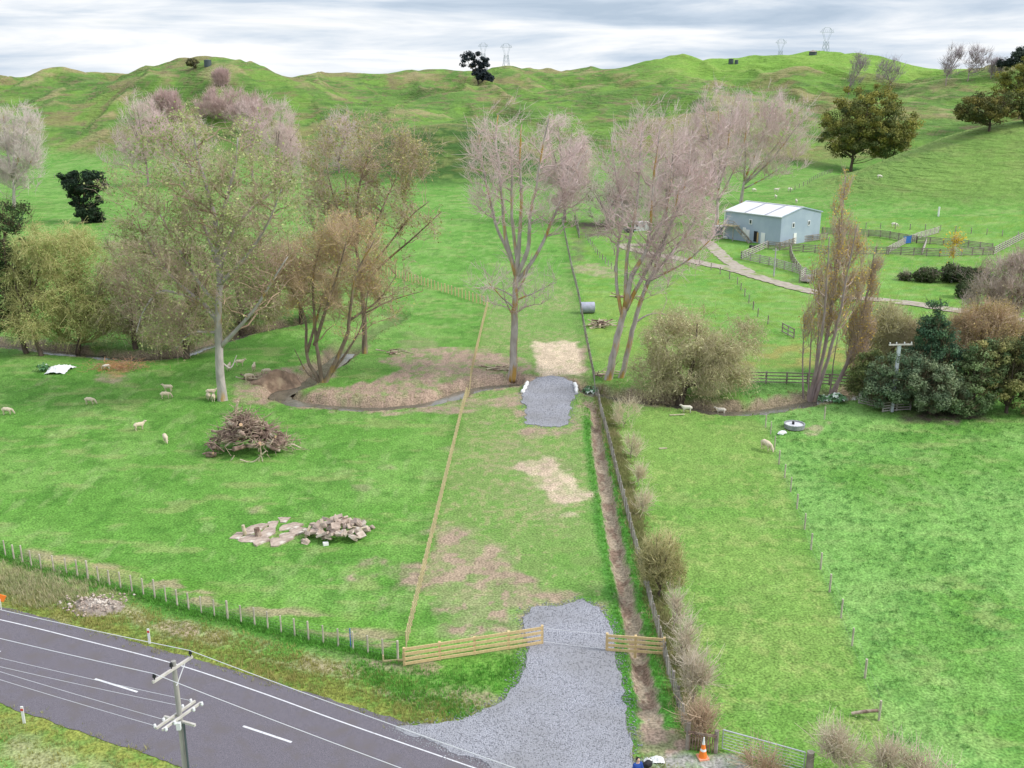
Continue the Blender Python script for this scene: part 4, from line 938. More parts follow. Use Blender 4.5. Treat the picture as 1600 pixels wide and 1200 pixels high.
def tree(name, label, base, env, limbs=None, bark_k='poplar', tr=.35, n1=90, n2=700, n3=5000, tw=(.8, 1.7), twr=.014, twc=(.36, .27, .26), twc2=(.46, .37, .34), up=.35, droop=0.0,
         leaves=0, lsize=.16, lcol=((.14, .20, .05), (.25, .24, .07)), lenv=None, ltop=0.0, stems=3, seed=1, group=None, cat='tree', fork=.35, lean=0, clump=0, clr=.9, surf=.4, l1r=.11, yscale=.9, aspect=.5, gap=.95, cz=.95):
    """base, env and limbs are given in photograph pixels and turned into metres at the tree's own distance"""
    rg = np.random.default_rng(seed)
    b = P(*base); y0 = b[1]; s = pxm(*b)
    def W(u, v, dy=0): return at(u, v, y0 + dy) - b
    E = []
    for e in env:
        e = (e[0], e[1], e[2] * 1.12, e[3] * 1.08) + tuple(e[4:])
        c = W(e[0], e[1], e[4] if len(e) > 4 else 0); E.append([*c, e[2] / s, (e[5] if len(e) > 5 else yscale) * e[2] / s, e[3] / s])
    root = empty(name, b, label=label, cat=cat, group=group)
    lmb = MB(); nodes = []; nrad = []; ndir = []
    if limbs is None:
        zt = max(e[2] + e[5] for e in E); cx = np.mean([e[0] for e in E]); zb = min(e[2] - e[5] for e in E); zf = max(.3, zb + (zt - zb) * fork * .5) if fork < 1 else zb
        top0 = np.array([lean * zf * .5, 0, zf])
        L_ = [(np.array([[0, 0, -.4], [0, 0, 0], top0 * .5 + [rg.normal(0, .1), 0, 0], top0]), tr, tr * .8)]
        tg = in_env(rg, E, stems * 12, .3); tg = tg[np.argsort(-tg[:, 2])][:max(stems * 3, 4)]; rg.shuffle(tg); tg = tg[:stems]
        for q in tg:
            m1 = top0 + (q - top0) * .45 + np.array([0, 0, (zt - zf) * .08]) + (np.array([q[0], q[1], 0]) - top0 * [1, 1, 0]) * .12
            L_.append((smooth_line([top0, m1, q], 5), tr * .62, tr * .12))
    else:
        L_ = []
        for i, l in enumerate(limbs):
            dy = rg.uniform(-1, 1) * (0 if i == 0 else 2.2) * (1 if s > 12 else 1.3); pts = []
            px = l[1:]; n = len(px)
            for k, q in enumerate(px): pts.append(W(q[0], q[1], dy * (k / max(1, n - 1)) * 1.6))
            pts = smooth_line(pts, 4); r0, r1 = l[0]
            if i == 0 or (px[0][1] >= base[1] - 8): pts = np.concatenate([[pts[0] - [0, 0, .5]], pts])
            L_.append((pts, r0, r1))
    for i_, (pts, r0, r1) in enumerate(L_):
        m = len(pts); r = (r0 + (r1 - r0) * np.linspace(0, 1, m) ** .8) * (1 if i_ == 0 else 1.15)
        if pts[0][2] < .2: r[0] *= 1.35; r[1] *= 1.12
        pts = pts + rg.normal(0, .04, pts.shape) * (r[:, None] * 2 + .2)
        lmb.tube(pts, r, 8 if r0 > .1 else 5)
        d = unit(np.gradient(pts, axis=0))
        seg = np.linalg.norm(np.diff(pts, axis=0), axis=1).sum(); k = max(m, int(seg / .5)); f = np.linspace(0, m - 1, k)
        for a in range(3): pass
        nodes.append(np.stack([np.interp(f, np.arange(m), pts[:, a]) for a in range(3)], 1)); nrad.append(np.interp(f, np.arange(m), r)); ndir.append(np.stack([np.interp(f, np.arange(m), d[:, a]) for a in range(3)], 1))
    lmb.build('trunk', bark(bark_k), root, smooth=True)
    nodes = np.concatenate(nodes); nrad = np.concatenate(nrad); ndir = np.concatenate(ndir)
    zmin = min(e[2] - e[5] for e in E)
    ok = nodes[:, 2] > zmin * .5 + .3; 
    if ok.sum() > 3: nodes, nrad, ndir = nodes[ok], nrad[ok], ndir[ok]
    V = []; Q = []; C = []; nv = 0
    twc, twc2 = np.array(twc), np.array(twc2)
    if twc2.mean() < .47 and twc2.mean() > .2 : twc, twc2 = twc * 1.3, twc2 * 1.4
    def put(P0, P1, R0, R1, n, col):
        nonlocal nv
        v, q = prisms(P0, P1, R0, R1, n); V.append(v); Q.append(q + nv); nv += len(v); C.append(np.repeat(col, 2 * n, axis=0))
    def grow(A, nodes, nrad, ndir, m, rmin, k, upb):
        D = A[:, None] - nodes[None]; hd = np.hypot(D[..., 0], D[..., 1]); cost = np.sqrt((D ** 2).sum(-1)) + 1.6 * np.maximum(0, aspect * hd - D[..., 2]) + rg.uniform(0, .6, D.shape[:2])
        j = cost.argmin(1); S = nodes[j]; L = np.linalg.norm(A - S, axis=1)
        mid = S + (A - S) * .5 + ndir[j] * (L * .12)[:, None] - np.array([0, 0, 1]) * (L * upb * .35)[:, None] * 1 + rg.normal(0, .08, A.shape) * L[:, None]
        pts = bez(S, mid, A, m); pts[:, 1:-1] += rg.normal(0, .035, pts[:, 1:-1].shape) * L[:, None, None]
        r0 = np.minimum(nrad[j] * .62, rmin + k * L); rr = r0[:, None] * (1 - .78 * np.linspace(0, 1, m + 1)[None]) + .004
        return pts, rr
    A1 = in_env(rg, E, n1, surf, gap * .6, seed); p1, r1 = grow(A1, nodes, nrad, ndir, 5, .03, .011, up)
    cb = np.tile(np.array(twc) * .92, (n1, 1))
    d1 = unit(np.gradient(p1, axis=1))
    for k in range(5): put(p1[:, k], p1[:, k + 1], r1[:, k], r1[:, k + 1], 4, cb * rg.uniform(.85, 1.1, (n1, 1)))
    N2 = np.concatenate([p1[:, 1:].reshape(-1, 3), nodes[::2]]); R2 = np.concatenate([r1[:, 1:].ravel(), nrad[::2] * .3]); D2 = np.concatenate([d1[:, 1:].reshape(-1, 3), ndir[::2]])
    A2 = in_env(rg, E, n2, surf + .05, gap, seed); p2, r2 = grow(A2, N2, R2, D2, 3, .012, .011, up); d2 = unit(np.gradient(p2, axis=1))
    for k in range(3): put(p2[:, k], p2[:, k + 1], r2[:, k], r2[:, k + 1], 3, twc[None] * rg.uniform(.85, 1.12, (n2, 1)))
    # twigs
    i = rg.integers(0, n2, n3); f = rg.uniform(.25, 1, n3) * 3; k = np.minimum(f.astype(int), 2); f = (f - k)[:, None]
    S = p2[i, k] * (1 - f) + p2[i, k + 1] * f; dd = d2[i, k]
    dr = unit(dd * .8 + rg.normal(0, .55, (n3, 3)) + np.array([0, 0, up * 1.3 - droop * .4])); L = rg.uniform(tw[0], tw[1], n3)[:, None] * np.where(rg.random((n3, 1)) < .2, 1.4, 1)
    M_ = S + dr * L * .55; T_ = M_ + unit(dr + np.array([0, 0, up * .7 - droop * 2.2]) + rg.normal(0, .22, (n3, 3))) * L * (.5 + .35 * droop)
    tc = twc + (twc2 - twc) * rg.random((n3, 1))
    R = rg.uniform(.45, 1.0, n3) ** 1.6 * 1.75 * twr
    put(S, M_, R, R * .8, 3, tc); put(M_, T_, R * .8, R * .35, 3, tc)
    npmesh('crown', np.concatenate(V), np.concatenate(Q), M_TW, np.clip(np.concatenate(C), 0, 1), parent=root)
    if leaves:
        if clump:
            LE = E if lenv is None else None
            cc = in_env(rg, E, clump, .25, .5, seed); ci = rg.integers(0, clump, leaves); rr = clr * rg.uniform(.6, 1.3, clump)
            dirn = unit(rg.normal(size=(leaves, 3))); dirn[:, 2] = dirn[:, 2] * .8 + .15
            pos = cc[ci] + dirn * (rg.uniform(0, 1, leaves) ** .45 * rr[ci])[:, None] * np.array([1.05, 1.05, cz]); nrm = unit(dirn + rg.normal(0, .45, (leaves, 3)) + [0, 0, .3])
            shade = rg.uniform(.75, 1.2, clump)[ci] ; mixf = rg.random(clump)[ci] * .75 + rg.random(leaves) * .25
        else:
            base_p = np.concatenate([M_, T_, S]); jj = rg.integers(0, len(base_p), leaves * 3); q = base_p[jj]
            zz = (q[:, 2] - q[:, 2].min()) / (np.ptp(q[:, 2]) + 1e-6); pr = (1 - ltop) + ltop * sstep(zz, .35, .95)
            cl = vn(q[:, 0] / 1.8 + 9, q[:, 2] / 1.8 + q[:, 1] / 2.5, seed + 3); pr = pr * (.35 + 1.3 * sstep(cl, .35, .7))
            q = q[rg.random(len(q)) < pr][:leaves]; leaves = len(q)
            pos = q + rg.normal(0, .12, q.shape) - np.array([0, 0, 1]) * (rg.random(len(q)) * droop * 1.0)[:, None]; nrm = unit(rg.normal(size=q.shape) + [0, -.2, .5]); shade = np.ones(leaves); mixf = np.clip(rg.random(leaves) * .7 + .5 * (vn(q[:, 0] / 2.5, q[:, 2] / 2.5, seed) - .4) + .1, 0, 1)
        a = unit(np.cross(nrm, rg.normal(size=nrm.shape))); c = np.cross(nrm, a); sz = lsize * rg.uniform(.6, 1.35, leaves)[:, None]
        ra = 1.0 if droop < .5 else 2.2
        Vl = np.stack([pos - a * sz * .5, pos + c * sz * .33 / ra ** .5 + nrm * sz * .08, pos + a * sz * .55 * ra, pos - c * sz * .33 / ra ** .5 + nrm * sz * .08], 1).reshape(-1, 3)
        Ql = np.arange(leaves * 4).reshape(-1, 4); l0, l1 = np.array(lcol[0]), np.array(lcol[1])
        cl = (l0 + (l1 - l0) * mixf[:, None]) * (shade * rg.uniform(.8, 1.2, leaves))[:, None]
        npmesh('foliage', Vl, Ql, M_LEAF, np.clip(np.repeat(cl, 4, 0), 0, 1), parent=root)
    TREES.append(root)
    return root
PK = dict(twc=(.60, .45, .44), twc2=(.86, .70, .68))
GR = dict(twc=(.58, .48, .46), twc2=(.80, .70, .67))
# the four big poplars along the creek
tree('poplar_tree', 'largest poplar with thin olive leaves, thick pale trunk left of the creek bend', (348, 625),
     [(315, 265, 120, 82, 0), (240, 330, 85, 80, 2), (400, 315, 85, 80, -2), (235, 440, 70, 85, -2, .8), (330, 400, 125, 80, 0), (410, 430, 60, 60, 2), (290, 520, 50, 40, -2, .6)],
     [((.52, .10), (348, 625), (343, 560), (341, 500), (343, 440), (340, 390), (335, 340), (322, 290), (310, 250), (303, 215)),
      ((.24, .05), (341, 505), (318, 475), (285, 448), (245, 405), (225, 365)), ((.2, .05), (341, 480), (310, 440), (280, 390), (250, 335)),
      ((.17, .04), (341, 500), (295, 465), (250, 455), (225, 485), (213, 520)), ((.22, .05), (345, 542), (375, 510), (400, 480), (425, 440), (450, 400)),
      ((.24, .05), (343, 420), (365, 360), (405, 315), (455, 280)), ((.2, .05), (342, 445), (385, 400), (418, 350), (440, 295)), ((.24, .05), (340, 385), (352, 320), (366, 265), (372, 215)),
      ((.2, .05), (343, 430), (325, 370), (300, 310), (270, 255)), ((.12, .03), (345, 565), (360, 575), (370, 555)), ((.15, .03), (341, 520), (300, 520), (275, 545))],
     'greypop', n1=190, n2=1500, n3=9500, leaves=16000, lsize=.25, ltop=.72, lcol=((.22, .33, .10), (.48, .50, .22)), seed=11, up=.15, droop=.25, twc=(.40, .29, .21), twc2=(.60, .47, .38), twr=.011, group='tall poplars along the creek')
tree('poplar_tree', 'slender poplar with yellow-olive leaves behind the forked willow by the creek', (570, 552),
     [(572, 250, 85, 68, 0), (555, 325, 75, 70, 0), (645, 250, 45, 50, 1), (640, 335, 55, 45, -1), (510, 300, 40, 70, 1), (590, 430, 60, 50, 1)],
     [((.36, .10), (570, 552), (568, 480), (564, 440), (558, 395), (547, 340), (540, 285)), ((.2, .05), (564, 430), (578, 375), (600, 320), (625, 265)), ((.18, .04), (558, 380), (560, 300), (578, 235)),
      ((.16, .04), (566, 445), (610, 402), (650, 368), (690, 330)), ((.14, .04), (566, 430), (605, 385), (640, 340), (670, 315)), ((.16, .04), (556, 380), (525, 320), (510, 260)), ((.12, .03), (568, 490), (610, 470), (660, 455))],
     'willow', n1=130, n2=1000, n3=6500, leaves=10500, lsize=.23, ltop=.6, lcol=((.28, .31, .10), (.50, .45, .20)), seed=12, up=.2, droop=.15, twc=(.42, .31, .24), twc2=(.60, .48, .38), group='tall poplars along the creek')
tree('poplar_tree', 'bare poplar with pinkish twigs and orange limbs, straight trunk beside the gravel crossing', (801, 588),
     [(820, 225, 70, 62, 0), (765, 240, 42, 60, 1), (885, 255, 45, 62, -1), (820, 300, 70, 55, 0), (748, 290, 28, 45, -1), (880, 320, 45, 40, 1), (800, 440, 70, 40, 0, .9)],
     [((.50, .26), (801, 588), (803, 520), (805, 460), (807, 425)), ((.22, .05), (807, 430), (795, 395), (778, 360), (765, 310), (755, 260), (748, 210)), ((.22, .05), (807, 432), (790, 370), (785, 320), (780, 270), (775, 220), (778, 180)),
      ((.24, .05), (807, 430), (812, 370), (815, 310), (812, 250), (815, 195)), ((.24, .05), (807, 430), (825, 390), (828, 340), (838, 290), (850, 220), (860, 178)), ((.2, .05), (808, 440), (840, 395), (865, 340), (882, 300), (905, 255), (920, 232)),
      ((.2, .05), (810, 420), (800, 340), (800, 260), (795, 200)), ((.12, .03), (805, 482), (785, 465), (762, 440)), ((.12, .03), (806, 460), (824, 425), (832, 395)), ((.1, .02), (805, 465), (775, 450), (740, 452)), ((.1, .02), (805, 500), (790, 470), (785, 440)), ((.1, .02), (806, 470), (840, 455), (870, 440))],
     'poplar', n1=140, n2=950, n3=4200, twr=.013, seed=13, up=.30, group='tall poplars along the creek', **PK)
tree('poplar_tree', 'bare poplar with forked orange-brown stems, the left of the leaning pair', (951, 593),
     [(1015, 235, 62, 70, 0), (985, 270, 50, 75, 1), (1065, 260, 45, 70, -1), (1010, 330, 70, 60, 0), (960, 330, 35, 60, 1)],
     [((.46, .30), (951, 593), (960, 550), (970, 505), (977, 480)), ((.30, .05), (977, 480), (988, 430), (1010, 390), (1018, 330), (1022, 270), (1032, 200)), ((.24, .05), (978, 485), (1000, 440), (1040, 370), (1068, 300), (1080, 225)),
      ((.18, .04), (972, 495), (963, 440), (966, 380), (973, 330), (960, 260), (955, 215)), ((.2, .04), (977, 470), (980, 400), (995, 320), (1000, 240), (1005, 190)), ((.16, .04), (1012, 385), (1040, 330), (1050, 260), (1055, 190))],
     'poplar', n1=150, n2=850, n3=4300, twr=.013, seed=14, up=.32, group='tall poplars along the creek', **PK)
tree('poplar_tree', 'right poplar of the leaning pair, its crown spreading towards the shed', (971, 590),
     [(1075, 330, 55, 62, 0), (1040, 390, 60, 40, 0), (1095, 270, 35, 60, 1), (1010, 420, 45, 45, 0)],
     [((.34, .2), (971, 590), (985, 530), (998, 480), (1012, 440)), ((.2, .04), (1012, 440), (1050, 395), (1085, 345), (1105, 290)), ((.18, .04), (1005, 460), (1030, 400), (1050, 340), (1065, 280)), ((.14, .04), (1012, 440), (1070, 410), (1110, 375)), ((.12, .03), (990, 505), (1020, 490), (1060, 495))],
     'poplar', n1=90, n2=600, n3=3600, twr=.013, seed=15, up=.25, group='tall poplars along the creek', **PK)
tree('willow_tree', 'many-stemmed bare willow rooted at the fork of the bright creek', (505, 597),
     [(500, 420, 62, 70, 0), (560, 400, 55, 60, 1), (450, 430, 45, 55, -1), (520, 480, 65, 50, 0), (590, 460, 35, 60, 1), (520, 370, 60, 40, 0)],
     [((.26, .05), (500, 597), (480, 558), (477, 500), (457, 455), (440, 415)), ((.24, .05), (503, 597), (495, 540), (490, 480), (490, 430), (503, 370)), ((.26, .05), (508, 597), (540, 530), (548, 480), (556, 430), (585, 375)),
      ((.18, .04), (510, 595), (535, 560), (565, 510), (575, 455)), ((.14, .03), (497, 597), (478, 580), (460, 545)), ((.2, .04), (492, 540), (510, 480), (530, 420), (545, 360)), ((.16, .04), (480, 550), (500, 480), (520, 430)), ((.14, .03), (546, 500), (590, 470), (620, 430))],
     'willow', n1=110, n2=1000, n3=8000, leaves=5500, lsize=.17, ltop=.2, lcol=((.40, .36, .10), (.58, .48, .15)), seed=16, up=.25, twc=(.34, .25, .17), twc2=(.50, .38, .25), twr=.012)
# shelter of poplars behind the shed
tree('poplar_tree', 'pinkish bare poplar with ochre stems at the left end of the shed', (1120, 352),
     [(1125, 200, 48, 62, 0), (1095, 235, 40, 65, 1), (1150, 235, 35, 60, -1), (1105, 290, 35, 35, 0)],
     [((.55, .2), (1120, 352), (1121, 320), (1123, 290)), ((.3, .06), (1123, 295), (1115, 250), (1105, 200), (1100, 160)), ((.3, .06), (1123, 290), (1135, 250), (1140, 200), (1145, 160)), ((.22, .05), (1122, 315), (1140, 280), (1160, 235), (1168, 190)), ((.2, .05), (1122, 300), (1125, 240), (1122, 170))],
     'poplar', n1=110, n2=800, n3=6000, tw=(1.2, 2.6), twr=.023, seed=17, up=.45, group='bare poplars behind the shed', **PK)
tree('poplar_tree', 'broad fan-shaped bare poplar directly behind the shed roof', (1157, 322),
     [(1200, 185, 58, 48, 0), (1235, 205, 42, 50, 1), (1180, 220, 50, 52, -1), (1160, 185, 40, 45, 1), (1220, 250, 40, 30, 0)],
     [((.55, .3), (1157, 322), (1160, 300), (1163, 283)), ((.3, .06), (1163, 283), (1180, 240), (1200, 190), (1215, 150)), ((.3, .06), (1163, 283), (1165, 230), (1165, 175)), ((.28, .05), (1163, 288), (1205, 250), (1240, 205), (1262, 175)), ((.25, .05), (1163, 285), (1190, 255), (1225, 210), (1238, 165)), ((.2, .05), (1163, 295), (1200, 275), (1240, 250))],
     'poplar', n1=120, n2=900, n3=7500, tw=(1.2, 2.8), twr=.024, seed=18, up=.45, group='bare poplars behind the shed', **PK)
tree('willow_tree', 'drooping pinkish-grey bare willow behind the crossing poplar, at the pen corner', (882, 348), [(895, 265, 38, 62, 0), (880, 215, 35, 35, 0), (870, 290, 30, 40, 1)], None, 'pinky', .4, 70, 700, 6000, tw=(1.2, 2.4), twr=.023, seed=19, up=.1, droop=.4, stems=5, **PK)
tree('poplar_tree', 'faint greenish-grey bare tree just left of the box tank', (948, 352), [(945, 300, 36, 45, 0), (975, 315, 30, 35, 1)], None, 'pinky', .3, 50, 400, 2600, tw=(1.2, 2.2), twr=.024, seed=20, up=.3, stems=5, leaves=1500, lsize=.4, lcol=((.16, .2, .07), (.3, .26, .12)), **GR)
tree('poplar_tree', 'pink bare tree on the slope above the box tank', (1040, 352), [(1035, 290, 40, 45, 0), (1060, 260, 35, 50, 0)], None, 'pinky', .35, 60, 500, 4200, tw=(1.2, 2.2), twr=.026, seed=21, up=.4, stems=5, **PK)
# left distance
tree('poplar_tree', 'bare grey poplar at the left edge on the bright flat', (21, 327), [(22, 215, 46, 52, 0), (35, 260, 32, 35, 1), (5, 260, 30, 40, 0)],
     [((.55, .25), (21, 327), (22, 300), (20, 280)), ((.3, .05), (20, 280), (10, 230), (5, 180)), ((.3, .05), (20, 280), (30, 240), (40, 190)), ((.25, .05), (20, 285), (22, 230), (20, 175)), ((.2, .05), (21, 290), (50, 250), (62, 215))], 'greypop', n1=90, n2=800, n3=6500, tw=(1.2, 2.4), twr=.026, seed=22, up=.3, group='bare grey-pink trees on the far flat', **GR)
for i, (bs, ev, lb, n) in enumerate([
    ((232, 292), [(225, 205, 38, 55, 0), (195, 235, 38, 28, 0), (250, 190, 30, 40, 1)], 'pink bare poplar behind the left shoulder of the largest poplar', 5500),
    ((432, 290), [(440, 210, 34, 52, 0), (460, 240, 30, 35, 0)], 'pale pink bare poplar behind the right shoulder of the largest poplar', 4500),
    ((395, 285), [(395, 200, 26, 45, 0)], 'narrow grey-pink poplar between the largest poplar and its pale neighbour', 2600),
    ((300, 290), [(290, 230, 45, 45, 0)], 'bare grey poplar hidden behind the middle of the largest poplar', 3000),
    ((530, 270), [(535, 215, 32, 42, 0), (515, 240, 25, 28, 0)], 'grey-pink bare tree at the foot of the hills behind the slender poplar', 2600)]):
    tree('poplar_tree', lb, bs, ev, None, 'pinky', .4, 70, 600, n, tw=(1.2, 2.6), twr=.024, seed=30 + i, up=.45, stems=5, group='bare grey-pink trees on the far flat', **PK)
for i, (bs, ev, lb) in enumerate([((352, 192), [(352, 160, 34, 22, 0), (325, 165, 22, 18, 0)], 'purple-brown thicket on the hillside below the hilltop tank'),
                                  ((402, 202), [(400, 172, 28, 24, 0), (378, 180, 22, 18, 0)], 'right-hand purple-brown thicket on the face of the left hill'),
                                  ((345, 134), [(345, 122, 11, 10, 0)], 'small pink bush high on the left hill under the tank'),
                                  ((262, 190), [(262, 165, 24, 22, 0)], 'brown thicket on the left flank of the hill above the poplars')]):
    tree('thicket', lb, bs, ev, None, 'pinky', .25, 60, 500, 3200, tw=(1.5, 3.2), twr=.05, seed=40 + i, up=.5, stems=6, twc=(.36, .25, .24), twc2=(.50, .38, .36), cat='bushes', group='brown thickets on the left hill', fork=.1)
EV = dict(surf=.3)
tree('macrocarpa_tree', 'very dark flat-topped macrocarpa on the flat at left', (130, 348), [(135, 285, 30, 16, 0), (108, 280, 18, 8, 0), (130, 315, 24, 24, 0), (142, 335, 20, 14, 0)], None, 'dark', .5, 40, 200, 400, leaves=16000, lsize=.42, clump=150, clr=1.0, lcol=((.014, .032, .020), (.035, .06, .03)), seed=50, stems=3, twc=(.08, .06, .05), twc2=(.1, .08, .06), fork=.3)
tree('evergreen_tree', 'dark glossy evergreen at the left edge with a leaning trunk', (42, 552), [(5, 385, 40, 50, 0), (-25, 440, 55, 70, 0), (15, 440, 34, 55, 1), (40, 340, 25, 10, 1), (10, 335, 30, 22, 0), (0, 500, 30, 25, 0)],
     [((.34, .15), (42, 555), (30, 520), (25, 495), (22, 470)), ((.2, .05), (25, 500), (38, 475), (45, 450), (52, 420)), ((.2, .05), (22, 470), (10, 420), (5, 370)), ((.2, .05), (24, 490), (2, 450), (-20, 410))], 'dark', n1=60, n2=400, n3=1500, leaves=20000, lsize=.25, clump=210, clr=.75, lcol=((.025, .06, .025), (.09, .14, .045)), seed=51, twc=(.1, .07, .05), twc2=(.14, .1, .07))
WL = dict(bark_k='dark', twc=(.32, .30, .12), twc2=(.48, .46, .22), droop=.35, up=.12, lcol=((.27, .36, .10), (.52, .53, .22)), lsize=.20, ltop=.1)
tree('willow_tree', 'olive-yellow round willow with a dark forked trunk on the left bank', (122, 549), [(112, 405, 52, 52, 0), (95, 455, 48, 52, 1), (145, 465, 48, 55, -1), (115, 500, 60, 32, 0)],
     [((.34, .2), (122, 549), (124, 525), (118, 505)), ((.2, .05), (118, 505), (100, 470), (88, 445), (80, 420)), ((.2, .05), (120, 505), (118, 460), (110, 410), (108, 380)), ((.18, .04), (122, 505), (145, 480), (160, 440))], n1=90, n2=900, n3=8000, leaves=14000, seed=52, group='olive willows on the left bank', **WL)
tree('willow_tree', 'yellowish willow between the leaning evergreen and the round olive willow', (64, 556), [(62, 395, 36, 42, 0), (50, 450, 45, 45, 1), (40, 500, 40, 30, 0)],
     [((.3, .15), (64, 556), (52, 520), (42, 490)), ((.18, .04), (42, 490), (55, 450), (62, 405)), ((.16, .04), (45, 495), (25, 450), (20, 410))], n1=60, n2=600, n3=5000, leaves=7500, seed=53, group='olive willows on the left bank', **WL)
WL2 = dict(WL); WL2.update(twc=(.40, .33, .2), twc2=(.58, .50, .35))
tree('willow_tree', 'hazy olive willow left of the pale trunk of the largest poplar', (212, 545), [(210, 430, 50, 60, 0), (190, 480, 45, 50, 0), (235, 490, 45, 45, 1)], None, tr=.35, n1=90, n2=800, n3=7500, leaves=9000, seed=54, stems=4, group='olive willows on the left bank', fork=.25, **WL2)
tree('willow_tree', 'dark-stemmed olive willow directly behind the largest poplar trunk', (292, 560), [(285, 430, 48, 60, 0), (270, 500, 50, 45, 1), (320, 480, 40, 50, 0)], None, tr=.4, n1=90, n2=800, n3=7500, leaves=8500, seed=55, stems=4, group='olive willows on the left bank', fork=.25, **WL2)
tree('willow_tree', 'olive willow right of the largest poplar with a dark leaning stem', (378, 525), [(385, 420, 50, 55, 0), (410, 460, 45, 45, 0), (360, 470, 40, 40, 1)], None, tr=.35, n1=90, n2=700, n3=6500, leaves=7500, seed=56, stems=4, group='olive willows on the left bank', fork=.25, **WL2)
tree('willow_tree', 'small yellow-olive willow behind the many-stemmed bare willow', (470, 505), [(470, 410, 42, 50, 0), (500, 440, 35, 40, 0)], None, tr=.3, n1=70, n2=600, n3=4500, leaves=5500, seed=57, stems=4, group='olive willows on the left bank', fork=.25, **WL2)
tree('willow_tree', 'broad pale weeping willow on the far bank right of the leaning poplars', (1068, 628),
     [(1085, 520, 78, 42, 0), (1040, 555, 55, 50, 1), (1130, 555, 52, 42, -1), (1085, 575, 80, 42, 0), (1165, 520, 28, 26, 0), (1015, 590, 30, 30, 0)],
     [((.42, .3), (1062, 630), (1068, 612), (1072, 600)), ((.24, .05), (1072, 602), (1050, 570), (1035, 530)), ((.24, .05), (1072, 602), (1085, 560), (1090, 505)), ((.22, .05), (1072, 602), (1110, 570), (1145, 530)), ((.2, .04), (1072, 604), (1105, 595), (1145, 575))],
     bark_k='dark', n1=150, n2=1300, n3=9000, leaves=15000, lsize=.17, ltop=.1, seed=58, twc=(.40, .35, .2), twc2=(.62, .54, .36), droop=.55, up=.1, lcol=((.42, .42, .18), (.78, .72, .44)), tw=(.7, 1.5), twr=.012)
# Lombardy poplars
LB = dict(bark_k='pinky', twc=(.50, .38, .31), twc2=(.68, .54, .42), up=.95, lcol=((.55, .42, .13), (.75, .54, .10)), lsize=.17, tw=(.6, 1.3), twr=.013, aspect=1.6)
tree('lombardy_poplar', 'tall narrow Lombardy poplar with many stems and thin yellow leaves at the creek', (1268, 629),
     [(1318, 315, 9, 42, 0), (1312, 375, 22, 60, 0), (1302, 440, 32, 60, 0), (1290, 500, 30, 60, 0), (1335, 420, 20, 60, 0), (1262, 520, 12, 60, 0)],
     [((.24, .04), (1266, 629), (1285, 560), (1298, 480), (1308, 400), (1316, 330), (1322, 275)), ((.2, .04), (1264, 629), (1278, 560), (1288, 490), (1292, 430), (1296, 370)), ((.22, .04), (1272, 629), (1294, 560), (1312, 490), (1325, 420), (1340, 350)),
      ((.18, .04), (1270, 629), (1290, 540), (1305, 450), (1312, 380)), ((.16, .03), (1268, 629), (1275, 570), (1280, 500), (1278, 440)), ((.12, .03), (1255, 627), (1254, 570), (1257, 500)), ((.12, .03), (1262, 627), (1266, 560), (1270, 480))],
     n1=150, n2=900, n3=4800, leaves=5500, seed=60, ltop=0, group='Lombardy poplars at the creek', **LB)
tree('lombardy_poplar', 'smaller Lombardy poplar leaning right beside the tall narrow one', (1300, 622),
     [(1367, 420, 9, 40, 0), (1356, 490, 16, 45, 0), (1340, 540, 16, 40, 0), (1330, 500, 10, 50, 1)],
     [((.3, .04), (1297, 622), (1318, 580), (1338, 530), (1352, 470), (1362, 420), (1368, 385)), ((.12, .03), (1305, 615), (1325, 555), (1332, 490), (1334, 440)), ((.1, .03), (1296, 620), (1302, 570), (1310, 520))],
     n1=90, n2=600, n3=3800, leaves=2200, seed=61, ltop=0, group='Lombardy poplars at the creek', **LB)
